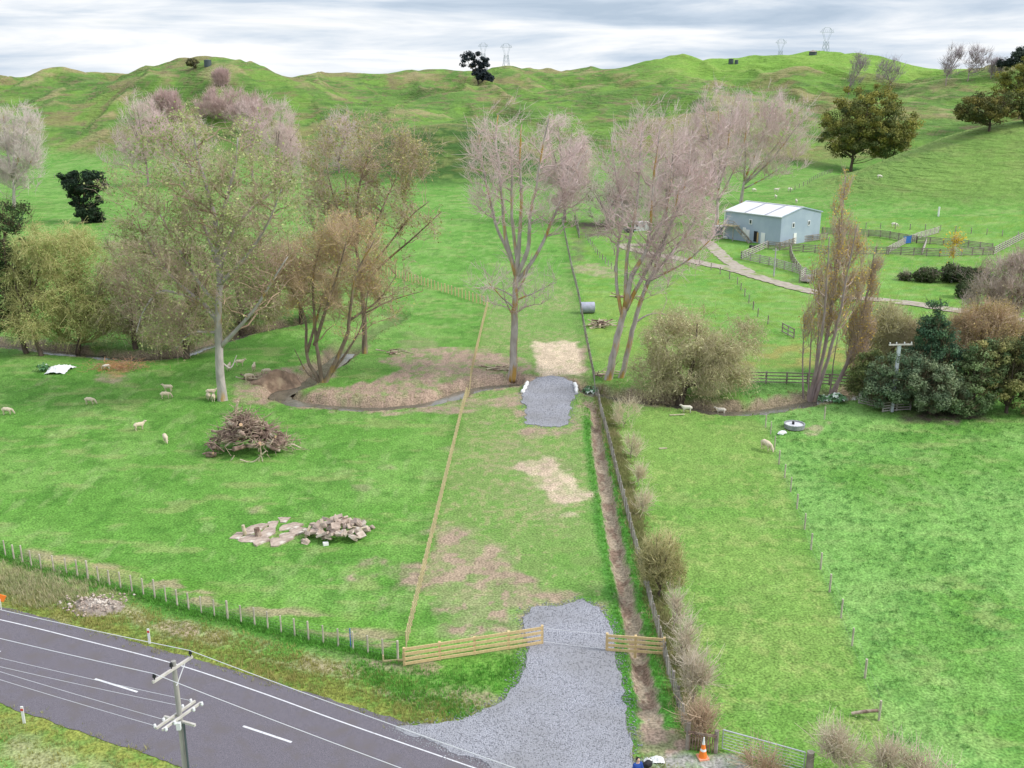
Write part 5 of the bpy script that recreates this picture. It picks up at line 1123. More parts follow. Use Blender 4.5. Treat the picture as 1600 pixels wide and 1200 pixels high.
# thicket of evergreens on the right
DK = dict(bark_k='dark', twc=(.1, .08, .05), twc2=(.16, .13, .08), fork=.15, stems=5)
tree('conifer_tree', 'dark green pointed conifer rising from the bushes right of the concrete pole', (1462, 632), [(1462, 490, 11, 24, 0), (1460, 525, 26, 26, 0), (1462, 562, 38, 28, 0), (1455, 600, 45, 28, 0)], None, n1=60, n2=300, n3=1200, leaves=26000, lsize=.20, clump=300, clr=.6, tr=.25, lcol=((.04, .10, .06), (.12, .21, .10)), seed=62, **{**DK, 'stems': 1, 'fork': .9})
for i, (bs, ev, lb, c0, c1, n) in enumerate([
    ((1400, 640), [(1405, 590, 40, 38, 0), (1385, 610, 35, 25, 0)], 'dark blue-green rounded bush behind the concrete pole', (.08, .14, .08), (.24, .31, .17), 17000),
    ((1360, 625), [(1362, 585, 26, 34, 0), (1345, 600, 22, 24, 1)], 'loose grey-green shrub left of the concrete pole by the leaning hurdle', (.09, .14, .05), (.30, .33, .12), 11000),
    ((1452, 645), [(1448, 600, 42, 36, 0), (1470, 620, 36, 24, -1)], 'low spreading grey-green bush in front of the pointed conifer', (.09, .15, .08), (.30, .35, .20), 19000),
    ((1512, 645), [(1515, 600, 42, 38, 0), (1500, 625, 38, 22, -1), (1540, 570, 35, 35, 1)], 'dark green bush in the middle of the right-hand clump', (.08, .15, .06), (.28, .36, .16), 20000),
    ((1572, 645), [(1575, 585, 42, 45, 0), (1590, 610, 40, 32, 0), (1560, 560, 38, 32, 1)], 'dark bush with yellow-brown flecks near the right edge', (.08, .13, .05), (.44, .39, .15), 20000),
    ((1635, 645), [(1640, 590, 45, 50, 0), (1620, 560, 35, 40, 0)], 'dark bush cut by the right edge of the photo', (.035, .07, .03), (.16, .18, .06), 10000)]):
    tree('evergreen_bush', lb, bs, ev, None, n1=50, n2=250, n3=500, leaves=n, lsize=.20, clump=170, clr=.6, tr=.2, lcol=(c0, c1), seed=63 + i, cat='bush', group='evergreen bushes on the right bank', **DK)
for i, (bs, ev, lb, c0, c1, lc, nl) in enumerate([
    ((1520, 612), [(1520, 530, 42, 40, 0), (1545, 510, 38, 32, 0)], 'reddish-brown half-bare shrub behind the dark right-hand bushes', (.36, .27, .18), (.52, .40, .27), ((.36, .29, .11), (.50, .38, .16)), 7000),
    ((1585, 600), [(1580, 520, 42, 38, 0), (1610, 540, 40, 40, 0)], 'orange-brown shrub at the right edge above the dark bush', (.28, .2, .13), (.44, .33, .2), ((.30, .24, .08), (.50, .38, .14)), 8000),
    ((1578, 540), [(1580, 440, 48, 48, 0), (1555, 470, 45, 35, 0), (1610, 420, 40, 40, 0)], 'large pinkish-grey bare tree at the right edge beyond the farm track', (.34, .27, .24), (.50, .41, .36), ((.3, .27, .15), (.45, .38, .25)), 3000),
    ((1388, 590), [(1385, 510, 30, 28, 0), (1370, 545, 28, 28, 0), (1405, 530, 25, 30, 0)], 'pale yellow-grey willow scrub above the concrete pole', (.38, .36, .22), (.52, .48, .3), ((.36, .36, .14), (.5, .46, .22)), 4500),
    ((1432, 610), [(1430, 540, 20, 35, 0)], 'thin pale shrub squeezed between concrete pole and pointed conifer', (.34, .3, .2), (.46, .4, .26), ((.3, .3, .12), (.42, .4, .2)), 2200)]):
    tree('bare_shrub', lb, bs, ev, None, 'willow', .22, 80, 800, 6500, tw=(.7, 1.5), twr=.016, seed=72 + i, up=.25, stems=6, twc=c0, twc2=c1, leaves=nl, lsize=.18, lcol=lc, cat='shrub', fork=.15, group='half-bare shrubs on the right')
tree('evergreen_oak', 'large round evergreen oak with yellow-tinged leaves on the hill', (1329, 268), [(1352, 175, 46, 40, 0), (1330, 200, 42, 38, 1), (1385, 200, 44, 42, -1), (1355, 215, 58, 30, 0), (1302, 225, 20, 20, 0), (1375, 160, 28, 26, 0)],
     [((.7, .4), (1329, 270), (1331, 255), (1333, 240)), ((.35, .06), (1333, 242), (1320, 210), (1315, 180)), ((.35, .06), (1333, 240), (1350, 200), (1358, 155)), ((.3, .06), (1333, 242), (1370, 220), (1400, 195))], 'dark', n1=70, n2=350, n3=1200, leaves=42000, lsize=.6, clump=420, clr=2.0, lcol=((.05, .10, .045), (.38, .34, .075)), seed=80, twc=(.08, .06, .04), twc2=(.12, .1, .06))
for i, (bs, ev, lb, c1) in enumerate([((1545, 205), [(1540, 172, 42, 18, 0), (1555, 160, 30, 16, 0), (1515, 182, 22, 8, 0)], 'wide leaning dark tree on the ridge of the right hill', (.24, .20, .05)),
                                      ((1592, 185), [(1585, 130, 28, 24, 0), (1600, 120, 30, 26, 0), (1570, 145, 22, 16, 0)], 'yellow-green tree above the leaning one at the right edge', (.30, .28, .04)),
                                      ((1640, 190), [(1620, 165, 30, 25, 0)], 'olive tree on the right hill cut by the photo edge', (.25, .24, .05))]):
    tree('hill_tree', lb, bs, ev, None, 'dark', .4, 40, 200, 500, leaves=9000, lsize=.55, clump=110, clr=1.5, lcol=((.05, .085, .03), c1), seed=81 + i, stems=4, twc=(.08, .06, .04), twc2=(.12, .1, .06), fork=.2, group='dark trees on the right hill')
tree('pine_tree', 'dark pine silhouetted on the skyline at the right edge', (1597, 118), [(1592, 88, 10, 6, 0), (1570, 100, 9, 4, 0), (1605, 82, 14, 7, 0), (1585, 97, 12, 5, 0)], None, 'dark', .5, 30, 100, 200, leaves=3500, lsize=.9, clump=40, clr=2.2, lcol=((.02, .035, .03), (.05, .07, .05)), seed=85, stems=3, twc=(.06, .05, .05), twc2=(.08, .07, .06))
tree('pine_tree', 'dark many-headed pine standing alone on the central skyline', (748, 132), [(730, 90, 9, 6, 0), (742, 86, 7, 5, 0), (757, 93, 7, 5, 0), (726, 101, 6, 4, 0), (742, 105, 9, 9, 0), (752, 117, 12, 7, 0), (763, 124, 7, 4, 0), (757, 102, 6, 3, 0)],
     [((.7, .2), (748, 132), (744, 115), (742, 98)), ((.3, .1), (744, 115), (733, 100), (729, 90)), ((.3, .1), (744, 110), (755, 97), (760, 92))], 'dark', n1=30, n2=150, n3=300, leaves=9000, lsize=1.0, clump=75, clr=2.0, lcol=((.022, .035, .045), (.05, .065, .075)), seed=86, twc=(.06, .05, .06), twc2=(.08, .07, .08))
tree('hill_tree', 'small round tree beside the tank on top of the left hill', (303, 108), [(301, 98, 8, 6, 0), (299, 97, 6, 5, 0)], None, 'dark', .25, 20, 100, 200, leaves=2600, lsize=.6, clump=40, clr=1.1, lcol=((.10, .12, .05), (.24, .21, .1)), seed=87, stems=3)
for i, (bs, ev, lb) in enumerate([((1326, 148), [(1338, 112, 12, 26, 0), (1348, 100, 10, 14, 0)], 'thin bare tree leaning right in front of the bright hill'),
                                  ((1390, 142), [(1392, 108, 20, 20, 0), (1378, 115, 14, 18, 0)], 'twiggy bare tree on the slope right of the leaning thin one'),
                                  ((1478, 134), [(1488, 96, 15, 24, 0), (1500, 88, 9, 16, 0)], 'first bare tree on the right skyline, leaning right'),
                                  ((1512, 127), [(1524, 94, 16, 20, 0), (1538, 92, 11, 16, 0)], 'second bare tree on the right skyline, with a wide fan of twigs'),
                                  ((1548, 122), [(1555, 105, 12, 12, 0)], 'low faint bare tree on the skyline next to the dark pine')]):
    tree('bare_tree', lb, bs, ev, None, 'pinky', .3, 34, 220, 900, tw=(1.6, 3.2), twr=.045, seed=90 + i, up=.6, stems=5, twc=(.24, .20, .22), twc2=(.34, .29, .3), fork=.15, group='bare skyline trees')
# shrubs along the boundary fence and verge
tree('olive_shrub', 'airy olive shrub growing through the boundary fence halfway down the paddock', (1031, 934), [(1034, 870, 32, 40, 0), (1045, 900, 24, 24, 0), (1020, 890, 22, 30, 0)], None, 'dark', .09, 60, 500, 4500, tw=(.3, .8), twr=.008, seed=100, up=.5, stems=8, twc=(.34, .31, .15), twc2=(.56, .50, .28), leaves=5500, lsize=.075, lcol=((.075, .115, .025), (.26, .24, .08)), cat='shrub', fork=.05)
for i, (bs, ev, lb, col, n) in enumerate([
    ((975, 668), [(982, 645, 20, 20, 0), (970, 655, 12, 12, 0)], 'pale dead weeds by the boundary fence nearest the creek', 0, 1500),
    ((985, 715), [(990, 690, 12, 26, 0)], 'second clump of dead weeds down the fence from the creek', 0, 1000),
    ((996, 760), [(1000, 735, 10, 18, 0)], 'straw-coloured dead weeds in the upper third of the boundary fence', 0, 800),
    ((1004, 805), [(1008, 785, 12, 18, 0)], 'bleached weeds on the fence just above the olive shrub', 0, 900),
    ((1052, 985), [(1058, 955, 12, 26, 0)], 'grey bare twigs on the fence just below the olive shrub', 1, 900),
    ((1066, 1040), [(1072, 1005, 16, 36, 0), (1078, 1030, 14, 20, 0)], 'tall grey-pink dead shrub in the lower part of the boundary fence', 1, 1800),
    ((1082, 1105), [(1088, 1060, 20, 42, 0), (1102, 1085, 15, 28, 0)], 'bushy grey-brown dead shrub above the old timber gate', 1, 2600),
    ((1092, 1160), [(1092, 1130, 22, 28, 0)], 'reddish-brown tangle of stems right behind the old timber gate', 2, 2200),
    ((1310, 1215), [(1302, 1160, 22, 32, 0), (1320, 1180, 22, 20, 0)], 'tall grey-pink dead shrub right of the strainer post at the bottom edge', 1, 2600),
    ((1385, 1225), [(1385, 1185, 26, 20, 0)], 'grey-brown shrub at the bottom edge, right of the tall dead one', 1, 1600),
    ((1450, 1235), [(1450, 1200, 34, 18, 0)], 'low grey-brown shrub furthest right along the bottom edge', 1, 1600),
    ((1195, 1205), [(1195, 1188, 28, 10, 0)], 'low brown dead growth in front of the steel farm gate', 2, 1200)]):
    cc = [((.62, .52, .37), (.84, .74, .56)), ((.54, .45, .34), (.78, .68, .55)), ((.48, .35, .24), (.66, .50, .36))][col]; n = int(n * .55)
    tree('dead_shrub', lb, bs, ev, None, 'pinky', .03, 26, 150, n // 2, tw=(.4, 1.2), twr=.011, seed=101 + i, up=.45, stems=6, twc=cc[0], twc2=cc[1], leaves=n, lsize=.06, lcol=((.16, .17, .06), cc[1]) if col else ((.36, .32, .18), cc[1]), cat='shrub', fork=.05, gap=1.0, surf=.6, group='dead shrubs along the boundary fence')
for i, (bs, ev, lb) in enumerate([((1452, 440), [(1450, 430, 18, 8, 0), (1440, 434, 10, 5, 0)], 'dark prickly bush at the left of the patch in the yard paddock'),
                                  ((1490, 440), [(1492, 428, 22, 12, 0)], 'largest dark prickly bush behind the white tree guard'),
                                  ((1525, 448), [(1522, 434, 24, 13, 0), (1540, 440, 14, 12, 0)], 'dark green prickly bush right of the white tree guard'),
                                  ((1510, 465), [(1512, 455, 14, 10, 0)], 'low dark bush at the lower right of the prickly patch'),
                                  ((1414, 438), [(1415, 433, 7, 4, 0)], 'tiny dark rush clump left of the prickly patch')]):
    tree('gorse_bush', lb, bs, ev, None, 'dark', .1, 25, 80, 200, leaves=5000 if i < 4 else 700, lsize=.30, clump=60, clr=.7, lcol=((.03, .055, .022), (.10, .125, .05)), seed=120 + i, stems=4, cat='bush', fork=.05, group='dark prickly bushes in the yard paddock')
tree('sapling', 'young tree with bright yellow leaves standing in front of the yard rails', (1487, 440), [(1494, 376, 6, 6, 0), (1490, 395, 4, 8, 0)], [((.05, .02), (1487, 440), (1489, 415), (1493, 380))], 'greypop', n1=12, n2=60, n3=200, leaves=420, lsize=.32, lcol=((.62, .42, .04), (.75, .55, .06)), seed=130, twc=(.4, .35, .3), twc2=(.5, .45, .35))
tree('sapling', 'leaning thin stem with yellow leaves beside the smaller Lombardy poplar', (1346, 470), [(1346, 430, 6, 14, 0), (1343, 455, 8, 8, 0)], [((.05, .02), (1346, 470), (1347, 440), (1347, 420))], 'greypop', n1=12, n2=60, n3=200, leaves=380, lsize=.28, lcol=((.60, .50, .06), (.7, .6, .1)), seed=131, twc=(.4, .35, .3), twc2=(.5, .45, .35))
for (u, v, lb) in ((1486, 441, 'white tree guard tube at the foot of the yellow sapling'), (1466, 338, 'white tree guard tube on the hillside above the yards')):
    p = P(u, v); tag(MB().tube([p, p + [0, 0, 2.2]], .22, 10).build('tree_guard', M_WHITE), lb, 'tree guard')

# ------------------------------------------------------------------ grass blades
def tufts(name, x, y, hgt, wid, col, nb=6, spread=.12, seed=1, z=None):
    rg = np.random.default_rng(seed); n = len(x)
    bz = (H(x, y) if z is None else z) - .02
    a = rg.uniform(0, 6.283, (n, nb)); r = rg.uniform(0, spread, (n, nb)); px = x[:, None] + np.cos(a) * r; py = y[:, None] + np.sin(a) * r
    h = hgt[:, None] * rg.uniform(.5, 1.15, (n, nb)); t = rg.uniform(0, 6.283, (n, nb)); ln = h * rg.uniform(.1, .8, (n, nb)); w = wid * rg.uniform(.6, 1.4, (n, nb))
    ca, sa = np.cos(t), np.sin(t); Z = np.repeat(bz[:, None], nb, 1)
    V = np.stack([np.stack([px - sa * w, py + ca * w, Z], -1), np.stack([px + sa * w, py - ca * w, Z], -1), np.stack([px + ca * ln, py + sa * ln, Z + h], -1)], 2).reshape(-1, 3)
    C = np.repeat(np.repeat(col, nb, 0) * rg.uniform(.7, 1.3, (n * nb, 1)), 3, 0)
    return tag(npmesh(name, V, np.arange(len(V)).reshape(-1, 3), M_BLADE, np.clip(C, 0, 1)), kind='stuff')
M_BLADE = mat('grass_blades', (1, 1, 1), attr=True, rough=.8, spec=.15, trans=.25)
rg = np.random.default_rng(21)
# roadside: long seeding grass on both verges
n = 26000; i = rg.integers(0, len(RC), n); dl = np.gradient(RC, axis=0); dl /= np.linalg.norm(dl, axis=1)[:, None]; nm = np.stack([-dl[:, 1], dl[:, 0]], 1)
sd_ = np.where(rg.random(n) < .6, 1, -1) ; off = np.where(sd_ > 0, rg.uniform(3.75, 6.8, n), -rg.uniform(3.7, 12, n)); Pp = RC[i] + nm[i] * off[:, None] + rg.normal(0, .3, (n, 2)); i2 = 0
up_ = Pp[:, 1] > np.interp(Pp[:, 0], RC[:, 0], RC[:, 1])
k = (Pp[:, 1] > 30) & (Pp[:, 1] < 70) & (np.abs(Pp[:, 0]) < 45) & ~inside(Pp[:, 0], Pp[:, 1], DRIVE) & ~((Pp[:, 0] > -4) & (Pp[:, 0] < 14) & up_ & (np.abs(off) < 4.6)) 
Pp = Pp[k]; q = fbm(Pp[:, 0] / 1.2, Pp[:, 1] / 1.2, 301, 3)[:, None]
colr = np.array([.20, .27, .06]) * (1 - q) + np.array([.42, .37, .14]) * q
tufts('verge_grass', Pp[:, 0], Pp[:, 1], .10 + .28 * q[:, 0] ** 1.5, .014, colr, 6, .10, 2)
def field(n, x0, x1, y0, y1): return rg.uniform(x0, x1, n), rg.uniform(y0, y1, n)
def ok_flat(x, y): return ~inside(x, y, DRIVE) & ~inside(x, y, PADP) & (segdist(x, y, RC[::8]) > 4.2)
# pasture
x, y = field(150000, -48, 52, 41, 104); 
k = np.abs(x) < y * .56; x, y = x[k], y[k]; k = ok_flat(x, y); x, y = x[k], y[k]
xo = sidex(y, OLDF); xe = sidex(y, ELEC); xn = sidex(y, NEWFENCE); rr = x > xe; cl = fbm(x / .5, y / .5, 120, 4)
dens = np.where(rr, .25 + 1.2 * sstep(cl, .45, .65), np.where(x > xo, .25, np.where(x > xn, .16, .42)))
k = rg.random(len(x)) < dens * np.clip(60 / y, .3, 1.2); x, y, cl, rr = x[k], y[k], cl[k], rr[k]
c = ground_color(x, y, np.zeros(len(x))); g_ = (c[:, 1] > c[:, 0] * 1.05); x, y, cl, rr, c = x[g_], y[g_], cl[g_], rr[g_], c[g_]
tufts('pasture_grass', x, y, np.where(rr, .06 + .11 * sstep(cl, .5, .65), .05 + .05 * rg.random(len(x))), .014, c * 1.08, 5, .13, 3)
# lush strips beside the ditch, along fences and banks
pts = []; 
def near_line(line, n, w, off=0):
    L_ = dense(line, .1); i = rg.integers(0, len(L_), n); return L_[i] + rg.normal(0, w, (n, 2)) + [off, 0]
a1 = near_line(DITCH, 6500, .62); dd = segdist(a1[:, 0], a1[:, 1], DITCH); a1 = a1[(dd > .6) & (dd < 1.1 + rg.exponential(.25, len(a1))) & (a1[:, 1] > 44)]
a2 = near_line([PF(640, 1062), PF(720, 1068), PF(800, 1050), PF(818, 1030)], 1300, .8)
a3 = near_line(VERGE_FENCE, 7000, .28); a4 = near_line([PF(560, 1040), PF(650, 1090), PF(740, 1118)], 1500, .5)
A = np.concatenate([a1, a2, a3, a4]); A = A[ok_flat(A[:, 0], A[:, 1])]
tufts('lush_grass', A[:, 0], A[:, 1], rg.uniform(.08, .28, len(A)), .016, np.array([.13, .34, .055]) * rg.uniform(.7, 1.5, (len(A), 1)), 6, .12, 4)
B = np.concatenate([near_line(OLDF[:7], 9000, .38, .55), near_line(CREEK, 9000, 1.6)]); dc = segdist(B[:, 0], B[:, 1], CREEK); B = B[(dc > 1.3) & ok_flat(B[:, 0], B[:, 1]) & ((B[:, 0] > 8) | (rg.random(len(B)) < .3))]
q = fbm(B[:, 0] / 2, B[:, 1] / 2, 303, 3)[:, None]; colr = np.array([.14, .22, .04]) * (1 - q) + np.array([.46, .38, .22]) * q
tufts('bank_grass', B[:, 0], B[:, 1], rg.uniform(.12, .42, len(B)), .018, colr, 6, .15, 5)
B = near_line([PF(0, 900), PF(60, 925), PF(130, 930)], 1500, 1.1); B = B[ok_flat(B[:, 0], B[:, 1])]
q = rg.random((len(B), 1)); tufts('dry_tussock', B[:, 0], B[:, 1], rg.uniform(.2, .5, len(B)), .016, np.array([.26, .33, .12]) * (1 - q) + np.array([.58, .50, .34]) * q, 8, .2, 6)

# ------------------------------------------------------------------ sheep
def skin_mesh(verts, edges, radii, sub=2, name='body'):
    me = bpy.data.meshes.new(name + '_cage'); me.from_pydata([tuple(v) for v in verts], edges, [])
    o = bpy.data.objects.new(name + '_cage', me); COL.objects.link(o)
    o.modifiers.new('s', 'SKIN'); sv = me.skin_vertices[0].data
    for i, r in enumerate(radii): sv[i].radius = (r, r) if np.isscalar(r) else r
    sv[0].use_root = True
    m = o.modifiers.new('d', 'SUBSURF'); m.levels = sub; m.render_levels = sub
    dg = bpy.context.evaluated_depsgraph_get(); dg.update(); ev = o.evaluated_get(dg); out = bpy.data.meshes.new_from_object(ev)
    bpy.data.objects.remove(o); return out
def make_sheep(graze, wool):
    V = [(-.12, 0, .62), (-.36, 0, .64), (-.50, 0, .60), (.14, 0, .62), (.36, 0, .64), (.50, 0, .72 if not graze else .60)]
    R = [.23, .215, .13, .235, .20, .12]; E = [(0, 1), (1, 2), (0, 3), (3, 4), (4, 5)]
    hd = [(.60, 0, .84), (.70, 0, .86), (.82, 0, .80)] if not graze else [(.62, 0, .42), (.70, 0, .24), (.76, 0, .10)]
    for i, (p, r) in enumerate(zip(hd, (.095, .085, .045))): V.append(p); R.append(r); E.append((5 + i, 6 + i))
    for sx, top_i in ((.30, 4), (-.34, 1)):
        for sy in (-.11, .11):
            n = len(V); back = sx < 0
            V += [(sx, sy, .42), (sx + (-.05 if back else .01), sy, .22), (sx + (.0 if back else .0), sy, .03)]; R += [(.085 if back else .07), .034, .030]; E += [(top_i, n), (n, n + 1), (n + 1, n + 2)]
    n = len(V); V += [(-.56, 0, .50)]; R += [.035]; E += [(2, n)]
    me = skin_mesh(V, E, R, 2, 'sheep'); co = np.zeros(len(me.vertices) * 3); me.vertices.foreach_get('co', co); co = co.reshape(-1, 3)
    w = (fbm(co[:, 0] * 14 + co[:, 2] * 9, co[:, 1] * 14 + co[:, 2] * 5, 9, 2) - .5) * .05 * (co[:, 2] > .35) * (co[:, 0] < .55); c0 = co.copy(); c0[:, 0] *= .2; c0[:, 2] -= .62
    co += unit(c0) * w[:, None]; me.vertices.foreach_set('co', co.ravel()); me.polygons.foreach_set('use_smooth', np.ones(len(me.polygons), bool))
    me.materials.clear(); me.materials.append(wool)
    root = empty('sheep', (0, 0, 0)); b = bpy.data.objects.new('body', me); COL.objects.link(b); b.parent = root
    hx, hz = (.63, .90) if not graze else (.66, .36)
    for sy in (-1, 1): MB().tube([(hx, sy * .07, hz), (hx - .02, sy * .13, hz + .01), (hx - .03, sy * .19, hz - .02)], [.03, .035, .008], 6).build('ear', M_FACE, root)
    return root
protos = {}
def sheep(u, v, ang, graze, label, wool='w', sc=.92, grp='sheep on the creek flat'):
    key = (graze, wool)
    if key not in protos: protos[key] = o = make_sheep(graze, M_WOOL if wool == 'w' else M_WOOLW)
    else: o = copy_tree(protos[key])
    p = P(u, v); o.location = tuple(p - [0, 0, .01]); o.rotation_euler = (0, 0, math.radians(ang)); o.scale = (sc,) * 3
    tag(o, label, 'sheep', grp)
for a in [(12, 648, 5, True, 'cream sheep grazing nearest the left edge of the photo'), (141, 632, 0, True, 'lone cream sheep broadside in the open left field'), (218, 672, 40, False, 'cream sheep seen from behind, walking away, left of the log pile'),
          (259, 691, -60, True, 'cream sheep facing the camera nearest the log pile'), (263, 612, 175, False, 'small pale sheep standing just behind another left of the big poplar'), (259, 623, 20, True, 'larger cream sheep with another right behind it, left of the big poplar'),
          (326, 625, 120, True, 'left sheep of the huddle at the foot of the largest poplar'), (334, 627, -80, False, 'sheep lying closest to the trunk of the largest poplar'), (330, 619, 10, False, 'rear sheep of the huddle at the largest poplar'),
          (358, 579, 90, False, 'sheep right beside the upper trunk shade of the largest poplar'), (375, 572, 15, False, 'cream sheep broadside behind the largest poplar'), (397, 579, 95, False, 'sheep with upright head facing away near the earth bank'),
          (417, 586, 170, True, 'sheep at the top edge of the bare earth bank'), (389, 594, 30, True, 'sheep grazing at the left end of the earth bank'), (167, 578, 180, True, 'small pale sheep beside the orange dead branches', 'p', .8)]:
    sheep(*a)
for a in [(1197, 704, -60, True, 'plump cream sheep grazing by the electric fence below the trough', 'w', 1.15), (1073, 645, 170, False, 'thin white sheep standing at the creek under the pale willow', 'p'), (1126, 648, 165, False, 'white sheep near the pale creek shallows, half blended with the water', 'p')]:
    sheep(*a, grp='sheep in the right paddock')
for a in [(1374, 279, 10, True, 'white sheep highest on the grassy spur below the oak'), (1397, 355, 0, True, 'white sheep behind the yards near the wire fence'), (1213, 300, 0, False, 'left white sheep of the pair on the slope behind the shed'), (1234, 299, 20, True, 'right white sheep of the pair on the slope behind the shed'),
          (1212, 311, 90, False, 'white sheep just below the pair on the slope behind the shed'), (1244, 318, 80, False, 'white sheep nearest the shed gable on the slope'), (1153, 432, 10, False, 'white sheep on the grass below the farm track') if False else (1178, 300, 30, True, 'white sheep half hidden by the fan-shaped poplar behind the shed')]:
    sheep(*a[:5], 'p', 1.25, grp='white sheep on the hillside')

# ------------------------------------------------------------------ heaps and farm clutter
def local(pxs, y, b): return [at(u, v, y) - b for u, v in pxs]
b = PF(395, 705); b = np.array([*b, Hs(*b)]); g = empty('log_pile', b, label='big heap of uprooted stumps, logs and branches in the left field', cat='log pile')
rg = np.random.default_rng(5); s_ = pxm(*b)
def hp(x): return 3.7 * max(0, 1 - (abs((x + .9) / 3.2) ** 1.3 if x < -.9 else abs((x + .9) / 5.4) ** 1.25))
for i in range(70):
    x = rg.triangular(-3.6, -1, 3.8); yy = rg.uniform(-1.6, 1.6); z = hp(x) * (1 - (yy / 2.6) ** 2) * rg.uniform(.35, .95); a = rg.uniform(0, 6.28); e = rg.uniform(-.5, .5); L = rg.uniform(.9, 2.3); r = rg.uniform(.06, .24)
    d = np.array([math.cos(a) * math.cos(e), math.sin(a) * math.cos(e) * .8, math.sin(e)]); p0 = np.array([x, yy, max(z, r)]) - d * L / 2; p1 = p0 + d * L; p0[2] = max(p0[2], .1); p1[2] = max(p1[2], .1)
    m = (p0 + p1) / 2 + rg.normal(0, .12, 3); pl = smooth_line([p0, m, p1], 3)
    o = MB().tube(pl, np.linspace(r, r * .7, len(pl)), 8).build('log', M_LOG, g, smooth=True)
    MB().tube([pl[0] - unit(pl[1] - pl[0]) * .012, pl[0] - unit(pl[1] - pl[0]) * .004], r * .93, 9).build('cut_end', M_CUT if i % 3 == 0 else M_LOG, o)
for i in range(5):
    x = rg.uniform(-2.4, 2.6); MB().rock((x, rg.uniform(-.4, .8), hp(x) * .5), (rg.uniform(.5, .8), rg.uniform(.5, .8), rg.uniform(.4, .6)), seed=i * 3 + 2, sub=2).build('root_ball', M_LOG, g)
P0 = []; P1 = []; 
for i in range(900):
    x = rg.triangular(-3.8, -1, 4.2); yy = rg.normal(0, .75); z = max(.05, hp(x) * (1 - min(1, (yy / 2.5) ** 2)) * rg.uniform(.5, 1.1)); a = rg.uniform(0, 6.28); e = rg.normal(0, .5); L = rg.uniform(.3, 1.6)
    p = np.array([x, yy, z]); q = p + L * np.array([math.cos(a) * math.cos(e), math.sin(a) * math.cos(e), math.sin(e)]); q[2] = max(q[2], .03); P0.append(p); P1.append(q)
P0, P1 = np.array(P0), np.array(P1); v, q = prisms(P0, P1, rg.uniform(.02, .06, 900), np.full(900, .012), 4)
tag(npmesh('twigs', v, q, mat('brush', (.26, .18, .15), (.46, .36, .27), scale=.8, rough=.95), parent=g), kind='stuff')
for pl, r in [(local([(372, 672), (369, 655), (368, 640), (372, 627)], b[1], b), .07), (local([(375, 718), (395, 722), (415, 705)], b[1] - 2.6, b), .06), (local([(440, 700), (455, 694), (470, 700)], b[1] - .5, b), .06), (local([(352, 728), (362, 718), (366, 712)], b[1] - 2.2, b), .05), (local([(402, 735), (404, 722), (408, 708)], b[1] - 2.4, b), .06), (local([(408, 712), (411, 725), (409, 733)], b[1] - 2.4, b), .05)]:
    MB().tube(smooth_line(pl, 4), r, 6).build('branch', M_LOGP, g)
# the stand of slabs
slb = [((372, 838), 1.5, .8), ((393, 843), 1.7, 1.0), ((405, 826), 1.6, .9), ((420, 832), 1.7, 1.0), ((440, 845), 1.6, 1.0), ((434, 820), 1.3, .9), ((445, 812), 1.1, .7), ((455, 838), 1.5, .9), ((470, 830), 1.6, .9), ((450, 824), 1.3, .7), ((395, 831), 1.2, .8), ((462, 822), 1.1, .7), ((410, 846), 1.3, .7)]
for i, ((u, v), a, bb) in enumerate(slb):
    p = np.array([*PF(u, v), 0]); p[2] = Hs(p[0], p[1]); rg2 = np.random.default_rng(i)
    poly = [(math.cos(t) * a * .5 * rg2.uniform(.85, 1.15), math.sin(t) * bb * .55 * rg2.uniform(.8, 1.2)) for t in np.sort(rg2.uniform(0, 6.28, 7) * .3 + np.arange(7) * .9 * .7 + .2)]
    ra = rg2.uniform(-.5, 1.0); ca, sa = math.cos(ra), math.sin(ra); n = len(poly); dz = rg2.uniform(.10, .2)
    V = [((x * ca - y * sa) * 1.22, (x * sa + y * ca) * 1.25, z + (x * .06)) for z in (-.1, dz * .6) for x, y in poly]
    o = MB().add(V, [tuple(range(n))[::-1], tuple(range(n, 2 * n))] + [(k, (k + 1) % n, n + (k + 1) % n, n + k) for k in range(n)]).build('stone_slab', M_STONE); o.location = tuple(p)
    words = ['leftmost slab, at the tip of the spread', 'slab second from the left along the front edge', 'slab at the upper left, behind the standing stump', 'slab in the middle, right of the wooden stump', 'front-most slab, lowest in the photo', 'slab at the back near the top of the spread', 'smallest slab at the very back', 'long slab on the front right', 'rightmost slab, pointing at the rubble heap', 'slab just behind the long front-right one', 'slab beside the small upright post', 'slab at the back right corner', 'slab touching the foot of the wooden stump']
    tag(o, f'flat broken concrete slab: {words[i]}', 'slab', 'flat concrete slabs laid on the grass')
for (u, v, h, r, lb, m_) in [(383, 836, .75, .14, 'short pale upright post among the left slabs', M_LOGP), (404, 838, .65, .24, 'squat brown stump standing among the flat slabs', M_LOG)]:
    p = PF(u, v); z = Hs(*p); tag(MB().tube([(p[0], p[1], z), (p[0] - .1, p[1], z + h)], [r, r * .85], 10).build('stump', m_), lb, 'stump')
b = PF(528, 836); b = np.array([*b, Hs(*b)]); g = empty('rubble_heap', b, label='heap of broken concrete rubble and boards beside the flat slabs', cat='rubble heap')
rg = np.random.default_rng(8)
